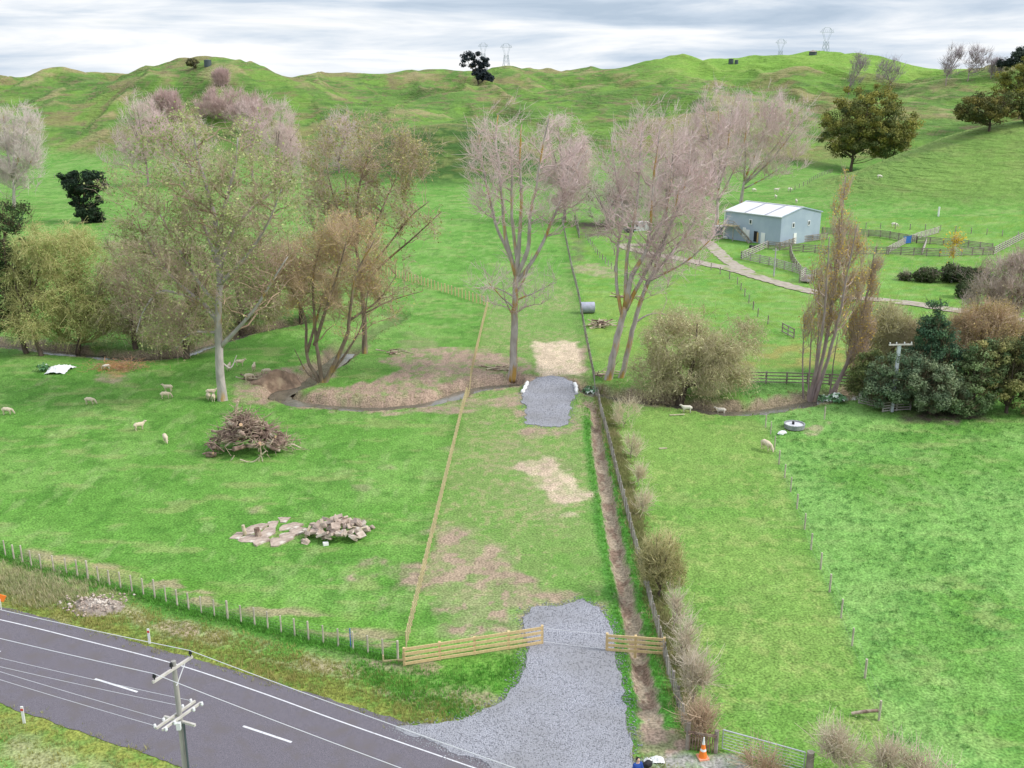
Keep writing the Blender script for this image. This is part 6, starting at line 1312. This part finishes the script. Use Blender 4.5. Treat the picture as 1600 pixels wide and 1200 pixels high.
for i in range(70):
    x = rg.uniform(-2.3, 2.3); yy = rg.uniform(-1.4, 1.6); hh = 1.3 * max(0, 1 - (x / 2.7) ** 2 - (yy / 2.1) ** 2); z = hh * rg.uniform(.4, 1) * .95
    R_ = np.array(Matrix.Rotation(rg.uniform(0, 6.28), 3, 'Z') @ Matrix.Rotation(rg.normal(0, .5), 3, 'X') @ Matrix.Rotation(rg.normal(0, .4), 3, 'Y'))
    if i % 3: MB().box((x, yy, z + .08), (rg.uniform(.35, .9), rg.uniform(.25, .6), rg.uniform(.08, .2)), R=R_).build('chunk', M_STONE, g)
    else: MB().rock((x, yy, z + .08), (rg.uniform(.2, .4), rg.uniform(.2, .35), rg.uniform(.15, .3)), seed=i, sub=1).build('chunk', M_STONE, g)
for (p, q) in [((-.9, -.9, .1), (-1.1, -.1, 1.35)), ((-.4, .2, .8), (1.6, -.3, .7)), ((-2.2, -.6, .1), (-1.9, -.3, .9)), ((.3, -.8, .5), (2.2, .1, .6))]: MB().bar(p, q, .16, .09, up=(0, 1, .3)).build('board', M_LOGP, g)
tag(MB().box((*(PF(509, 852)), .12), (.36, .3, .22), rz=.4).build('white_block', M_WHITE), 'small white block on the grass in front of the rubble heap', 'block')
b = P(940, 510); g = empty('firewood_pile', b, label='loose pile of pale split branches near the grey pipe by the fence', cat='wood pile'); rg = np.random.default_rng(12)
for i in range(46):
    x = rg.normal(0, .8); yy = rg.normal(0, .6); z = max(.08, .9 * (1 - (x / 2) ** 2 - (yy / 1.6) ** 2) * rg.uniform(.2, 1)); a = rg.normal(0, .8) if i % 2 else rg.uniform(0, 3.14); L = rg.uniform(.8, 2.4); e = rg.normal(0, .25); d = np.array([math.cos(a), math.sin(a), e]) * L / 2
    p = np.array([x, yy, z]); q0, q1 = p - d, p + d; q0[2] = max(.05, q0[2]); q1[2] = max(.05, q1[2]); MB().tube([q0, q1], [rg.uniform(.05, .12), .05], 7).build('branch', M_LOGP if i % 3 else M_LOG, g)
MB().tube([(-2.6, -.3, .1), (-1, 0, .4)], [.04, .09], 6).build('branch', M_LOGP, g); MB().tube([(-1.6, -1.6, .05), (.4, -.6, .25)], [.04, .07], 6).build('branch', M_LOGP, g)
b = P(918, 489); g = empty('concrete_pipe', b, .06, label='short fat grey pipe section lying on its side by the boundary fence', cat='pipe')
n = 28; V = []; 
for x in (-.95, .95):
    for r in (.78, .68):
        for k in range(n): V.append((x, math.cos(6.2832 * k / n) * r, .78 + math.sin(6.2832 * k / n) * r))
Fs = []
for k in range(n):
    k2 = (k + 1) % n; Fs += [(k, k2, 2 * n + k2, 2 * n + k), (n + k, 3 * n + k, 3 * n + k2, n + k2), (k, n + k, n + k2, k2), (2 * n + k, 2 * n + k2, 3 * n + k2, 3 * n + k)]
MB().add(V, Fs).build('pipe', mat('blue_grey_pipe', (.40, .41, .50), (.33, .34, .42), scale=2, rough=.7), g, smooth=False)
b = P(1241, 668); g = empty('water_trough', b, label='round shallow concrete water trough in the right paddock', cat='trough')
n = 36; V = []
for z, r in ((0, .93), (.42, .97), (.42, .86), (.12, .82)):
    for k in range(n): V.append((math.cos(6.2832 * k / n) * r, math.sin(6.2832 * k / n) * r, z))
Fs = [(i * n + k, i * n + (k + 1) % n, (i + 1) * n + (k + 1) % n, (i + 1) * n + k) for i in range(3) for k in range(n)] + [tuple(range(3 * n, 4 * n))]
MB().add(V, Fs).build('basin', mat('trough_concrete', (.22, .24, .25), (.32, .33, .33), scale=4, rough=.9), g)
MB().tube([(0, 0, .30), (0, 0, .31)], .845, 36).build('water', mat('trough_water', (.62, .62, .66), rough=.1, spec=.8), g)
MB().box((-.1, .1, .38), (.16, .3, .34)).build('float_valve', M_BLACK, g)
o = MB().rock(P(1222, 678) + [0, 0, .1], (.55, .3, .16), 4, 2, flat=.5).build('pale_stone', M_TRIM); tag(o, 'flat white stone on the grass below the round trough', 'stone')
for (u, v, lx, rz, lb) in [(1036, 702, .7, .1, 'white scrap lying in the open right paddock'), (1058, 648, 1.5, .15, 'pale stick lying on the grass under the pale willow')]:
    p = PF(u, v); tag(MB().box((*p, Hs(*p) + .06), (lx, .14, .07), rz=rz).build('pale_plank', M_LOGP), lb, 'plank')
# crumpled white sheeting
def cloth(name, pxy, label, rx, ry, hz, seed, cat='sheeting'):
    p = PF(*pxy); z0 = Hs(*p); n = 15; V = []; Fs = []
    for i in range(n):
        for j in range(n):
            a, b = i / (n - 1) * 2 - 1, j / (n - 1) * 2 - 1; r = 1 + .3 * (vn(np.array([math.atan2(b, a) * 1.5 + 7]), np.array([seed * 1.3]), seed)[0] - .5)
            f = max(0, 1 - (a * a + b * b) * .55); V.append((a * rx * r, b * ry * r, .03 + hz * f * (.4 + 1.2 * vn(np.array([i * .8]), np.array([j * .8]), seed)[0])))
    for i in range(n - 1):
        for j in range(n - 1): Fs.append((i * n + j, (i + 1) * n + j, (i + 1) * n + j + 1, i * n + j + 1))
    o = MB().add(V, Fs).build(name, M_WHITE); o.location = (p[0], p[1], z0); md = o.modifiers.new('t', 'SOLIDIFY'); md.thickness = .02
    return tag(o, label, cat)
cloth('plastic_sheeting', (93, 579), 'crumpled white plastic sheeting on the left creek bank', 1.25, 1.5, .5, 3)
cloth('plastic_sheeting', (380, 534), 'scrap of white sheeting behind the largest poplar', .9, .8, .3, 5) if False else None
cloth('plastic_bag', (1028, 1189), 'torn white plastic bag on the stony ground near the person', .30, .22, .16, 7, 'bag')
cloth('plastic_bag', (1012, 1192), 'small white bag beside the dark bag next to the person', .2, .14, .2, 9, 'bag')
o = MB().rock((*PF(1012, 1199), .17), (.22, .18, .24), 5, 2).build('dark_bag', M_BLACK); tag(o, 'small black bag on the ground right of the person', 'bag')
for (u, v, du, dv, lb) in [(820, 607, 8, -16, 'white geotextile bag lining the left end of the gravel crossing'), (899, 608, 3, 14, 'white geotextile bag lining the right end of the gravel crossing')]:
    a_ = np.array([*PF(u - du / 2, v - dv / 2), .12]); b_ = np.array([*PF(u + du / 2, v + dv / 2), .12]); pl = smooth_line([a_, (a_ + b_) / 2 + [.08, 0, .1], b_], 5)
    o = MB().tube(pl, [.18 + .07 * math.sin(i * 1.9) for i in range(len(pl))], 9).build('sand_bag', M_WHITE, smooth=True); tag(o, lb, 'bag')
p = P(160, 561); tag(MB().rock(p + [0, 0, .2], (.5, .3, .25), 6, 2, flat=.5).build('dark_drum', M_BLACK), 'small dark object like a tub under the olive willows', 'tub')
p = P(186, 578); g = empty('dead_branches', p, label='fallen rust-orange dead branches spilling onto the left field', cat='branches'); rg = np.random.default_rng(77)
P0 = rg.normal(0, 1, (500, 3)) * [1.6, 1.0, .2] + [0, .4, .35]; P0[:, 2] = np.abs(P0[:, 2]); P1 = P0 + rg.normal(0, .5, (500, 3)) * [1, 1, .5]; P1[:, 2] = np.abs(P1[:, 2]); v, q = prisms(P0, P1, np.full(500, .022), np.full(500, .01), 3)
tag(npmesh('twigs', v, q, mat('rust_twigs', (.55, .28, .12), (.42, .26, .18), scale=.7, rough=.95), parent=g), kind='stuff')
for (u, v, L, lb, sd__) in [(650, 558, 0, 'x', 0)]: pass
for i, (u, v, lb) in enumerate([(622, 552, 'small brush heap on the bare earth behind the creek bend'), (778, 577, 'few fallen sticks left of the straight poplar trunk'), (945, 585, 'broken pale branches against the fence beside the leaning poplars'), (980, 465, 'pale fallen bough lying across the slope behind the leaning poplars'), (395, 592, 'brushwood on top of the left earth bank')]):
    p = P(u, v); g = empty('fallen_branches', p, label=lb, cat='branches'); rg = np.random.default_rng(90 + i)
    for k in range(9):
        a = rg.normal(0, .6); c_ = rg.normal(0, .5, 3) * [1.6, .7, .1] + [0, 0, .15]; L = rg.uniform(.5, 1.3) * (1.5 if i == 3 else 1); d = np.array([math.cos(a), math.sin(a), rg.normal(0, .12) + (1.2 if i == 2 and k < 3 else 0)]) * L
        q0, q1 = c_ - d, c_ + d; q0[2] = max(q0[2], .04); q1[2] = max(q1[2], .04); MB().tube(smooth_line([q0, c_ + rg.normal(0, .12, 3) * [1, 1, .2], q1], 3), np.linspace(.09, .03, 7), 6).build('branch', M_LOGP if k % 2 else M_LOG, g)
# earth bank beside the creek fork, spoil heap on the verge
M_EARTH = mat('brown_earth', (.30, .21, .15), (.20, .14, .10), scale=1.4, rough=1, bump=.06, bscale=6, c3=(.42, .32, .22), c3lo=.58)
def mound(name, pxy, rx, ry, hz, mt, label, cat, rz=0, seed=0):
    p = PF(*pxy); n = 44; V = []; Fs = []; ca, sa = math.cos(rz), math.sin(rz)
    for i in range(n):
        for j in range(n):
            a, b = i / (n - 1) * 2 - 1, j / (n - 1) * 2 - 1; x, y = a * rx, b * ry; X, Y = x * ca - y * sa, x * sa + y * ca
            nn = fbm(np.array([X * .9 + seed]), np.array([Y * .9]), 200 + seed, 4)[0]; r = math.hypot(a, b) + (nn - .5) * .5
            V.append((X, Y, Hs(p[0] + X, p[1] + Y) - .08 + hz * max(0, 1 - r) ** .8 * (.6 + .8 * nn) - (.3 if r > 1 else 0)))
    for i in range(n - 1):
        for j in range(n - 1): Fs.append((i * n + j, (i + 1) * n + j, (i + 1) * n + j + 1, i * n + j + 1))
    o = MB().add(V, Fs).build(name, mt, smooth=True); o.location = (p[0], p[1], 0); return tag(o, label, cat)
mound('earth_bank', (438, 592), 3.2, 1.6, 1.6, M_EARTH, 'raw brown earth bank on the left side of the creek fork', 'earth bank', .5, 1)
mound('spoil_heap', (150, 948), 1.9, 1.2, .55, mat('stony_spoil', (.36, .31, .27), (.26, .21, .18), scale=4, rough=1, bump=.05, bscale=12), 'low heap of stony spoil on the far roadside verge', 'spoil heap', -.3, 4)
stones('spoil_stones', np.column_stack([rg.normal(PF(150, 948)[0], .9, 260), rg.normal(PF(150, 948)[1], .5, 260), rg.uniform(.1, .4, 260)]), (.04, .14), M_STONE, 9)
# broad-leaved lilies
M_LILY = mat('lily_leaf', (.06, .17, .06), (.11, .26, .10), scale=4, rough=.35, spec=.5, trans=.15); M_LILYW = mat('pale_lily_leaf', (.62, .70, .62), rough=.5)
def lily(u, v, R, n, label, seed):
    p = P(u, v); g = empty('lily_clump', p, label=label, cat='plant', group='broad-leaved lilies by the creek'); rg = np.random.default_rng(seed); mb = [MB(), MB()]
    for i in range(n):
        a = rg.uniform(0, 6.28); r = R * math.sqrt(rg.random()); h = rg.uniform(.45, .9) * (1.15 - .5 * r / R); d = np.array([math.cos(a), math.sin(a), 0]); s = np.array([-d[1], d[0], 0]); w = rg.uniform(.14, .24); L = rg.uniform(.35, .55); c = d * r + [0, 0, h]
        V = [c - d * L * .4 + [0, 0, .03], c + s * w + [0, 0, .06], c + [0, 0, .0], c - s * w + [0, 0, .06], c + d * L * .6 - [0, 0, .16]]
        mb[1 if rg.random() < .28 else 0].add(V, [(0, 1, 2), (0, 2, 3), (1, 4, 2), (2, 4, 3)])
    mb[0].build('leaves', M_LILY, g); mb[1].build('pale_leaves', M_LILYW, g)
    m3 = MB()
    for i in range(24): a = rg.uniform(0, 6.28); r = R * rg.random() * .9; m3.tube([(r * .4 * math.cos(a), r * .4 * math.sin(a), 0), (r * math.cos(a), r * math.sin(a), .5)], .02, 4)
    m3.build('stems', M_LILY, g)
lily(1283, 630, 1.0, 130, 'left half of the broad-leaved lily patch under the Lombardy poplars', 1); lily(1307, 628, .95, 110, 'right half of the broad-leaved lily patch under the Lombardy poplars', 2); lily(923, 615, .9, 60, 'small lily clump in the creek right of the gravel crossing', 3)
lily(68, 580, .7, 40, 'small green plant clump left of the white plastic sheeting', 4)

# ------------------------------------------------------------------ the person at the bottom edge
M_SKIN = mat('skin', (.62, .40, .30), rough=.6); M_HAIR = mat('dark_hair', (.02, .016, .014), rough=.6); M_JKT = mat('blue_jacket', (.02, .06, .28), (.03, .09, .36), scale=6, rough=.8); M_TROU = mat('dark_trousers', (.03, .032, .045), rough=.9)
tp = at(997, 1184, 37.9); hgt = 1.68; sc_ = 1.0
# stand the figure so that the top of the head is where the photograph has it
yb = CAMZ - 0; best = None
for yy in np.linspace(30, 44, 400):
    q = at(997, 1184, yy)
    if best is None or abs(q[2] - hgt) < best[0]: best = (abs(q[2] - hgt), q)
q = best[1]; g = empty('person', (q[0], q[1], 0), math.radians(200), label='person with dark hair in a blue jacket at the bottom edge beside the drive', cat='person')
bv = [(0, 0, .92), (0, 0, 1.12), (0, -.01, 1.32), (0, 0, 1.42), (0, .01, 1.50)]; br = [(.15, .11), (.14, .10), (.15, .11), (.06, .06), (.052, .055)]; be = [(0, 1), (1, 2), (2, 3), (3, 4)]
for sx in (-1, 1):
    n = len(bv); bv += [(sx * .17, 0, 1.36), (sx * .23, .01, 1.10), (sx * .22, .12, .90), (sx * .21, .16, .84)]; br += [.058, .043, .032, .026]; be += [(2, n), (n, n + 1), (n + 1, n + 2), (n + 2, n + 3)]
    m = len(bv); bv += [(sx * .21, .20, .80)]; br += [.030]; be += [(n + 3, m)]
    for k in range(4):
        fx = sx * .21 + (k - 1.5) * .018; f0 = len(bv); bv += [(fx, .235, .775), (fx, .262, .745 + .004 * k), (fx, .258, .718 + .005 * abs(k - 1))]; br += [.0095, .0085, .007]; be += [(m, f0), (f0, f0 + 1), (f0 + 1, f0 + 2)]
    f0 = len(bv); bv += [(sx * .21 - sx * .035, .215, .785), (sx * .21 - sx * .045, .235, .76)]; br += [.010, .008]; be += [(n + 3, f0), (f0, f0 + 1)]
    n = len(bv); bv += [(sx * .09, 0, .86), (sx * .10, .02, .48), (sx * .10, -.02, .10), (sx * .10, -.01, .05), (sx * .11, .15, .035)]; br += [.095, .06, .042, .04, .035]; be += [(0, n), (n, n + 1), (n + 1, n + 2), (n + 2, n + 3), (n + 3, n + 4)]
me = skin_mesh(bv, be, br, 2, 'person'); hd = bmesh.new(); hd.from_mesh(me)
bmesh.ops.create_uvsphere(hd, u_segments=20, v_segments=14, radius=1, matrix=Matrix.Translation((0, .02, 1.585)) @ Matrix.Diagonal((.075, .092, .112, 1)))
bmesh.ops.create_cone(hd, segments=8, radius1=.018, radius2=.004, depth=.03, cap_ends=True, matrix=Matrix.Translation((0, .115, 1.575)) @ Matrix.Rotation(-math.pi / 2, 4, 'X'))
for f in hd.faces: f.smooth = True
hd.to_mesh(me); hd.free(); me.materials.clear(); me.materials.append(M_SKIN); o = bpy.data.objects.new('body', me); COL.objects.link(o); o.parent = g
for sx in (-1, 1): MB().rock((sx * .028, .103, 1.60), (.011, .006, .007), 1, 1, flat=.5).build('eye', M_HAIR, g); MB().rock((sx * .077, .015, 1.58), (.01, .018, .028), 2, 1, flat=.5).build('ear', M_SKIN, g)
MB().rock((0, .106, 1.53), (.024, .006, .006), 1, 1, flat=.5).build('mouth', mat('lips', (.45, .2, .17), rough=.6), g)
hb = bmesh.new(); bmesh.ops.create_uvsphere(hb, u_segments=22, v_segments=14, radius=1, matrix=Matrix.Translation((0, -.012, 1.605)) @ Matrix.Diagonal((.09, .098, .112, 1)))
bmesh.ops.delete(hb, geom=[v for v in hb.verts if (v.co.y > .055 and v.co.z < 1.635) or v.co.z < 1.5], context='VERTS'); hm = bpy.data.meshes.new('hair'); hb.to_mesh(hm); hb.free(); hm.materials.append(M_HAIR); o = bpy.data.objects.new('hair', hm); COL.objects.link(o); o.parent = g; md = o.modifiers.new('t', 'SOLIDIFY'); md.thickness = .015
jv = [(0, 0, .90), (0, 0, 1.12), (0, -.01, 1.32), (0, 0, 1.41)]; jr = [(.185, .14), (.17, .13), (.18, .135), (.085, .085)]; je = [(0, 1), (1, 2), (2, 3)]
for sx in (-1, 1): n = len(jv); jv += [(sx * .18, 0, 1.36), (sx * .235, .01, 1.10), (sx * .225, .115, .91)]; jr += [.075, .06, .05]; je += [(2, n), (n, n + 1), (n + 1, n + 2)]
o = bpy.data.objects.new('jacket', skin_mesh(jv, je, jr, 2, 'jacket')); o.data.materials.clear(); o.data.materials.append(M_JKT); COL.objects.link(o); o.parent = g
tv = [(0, 0, .92), (.09, 0, .84), (.10, .02, .48), (.10, -.02, .10), (-.09, 0, .84), (-.10, .02, .48), (-.10, -.02, .10)]; o = bpy.data.objects.new('trousers', skin_mesh(tv, [(0, 1), (1, 2), (2, 3), (0, 4), (4, 5), (5, 6)], [(.16, .12), .105, .078, .062, .105, .078, .062], 2, 'trousers')); o.data.materials.clear(); o.data.materials.append(M_TROU); COL.objects.link(o); o.parent = g
for sx in (-1, 1): MB().rock((sx * .105, .06, .05), (.055, .14, .055), 1, 2, flat=.5).build('shoe', M_BLACK, g)
MB().box((.0, -.135, 1.12), (.08, .02, .14)).build('back_patch', M_WHITE, g)
# a few roadside bits
for (u, v, lb) in [(546, 1000, 'striped thin marker rod at the end of the roadside fence')]:
    p = P(u + 2, 1012); tag(MB().tube([p, p + [0, 0, 1.25]], .03, 6).build('marker_rod', M_BLUE), 'thin blue-white marker rod standing in the roadside fence line', 'marker')
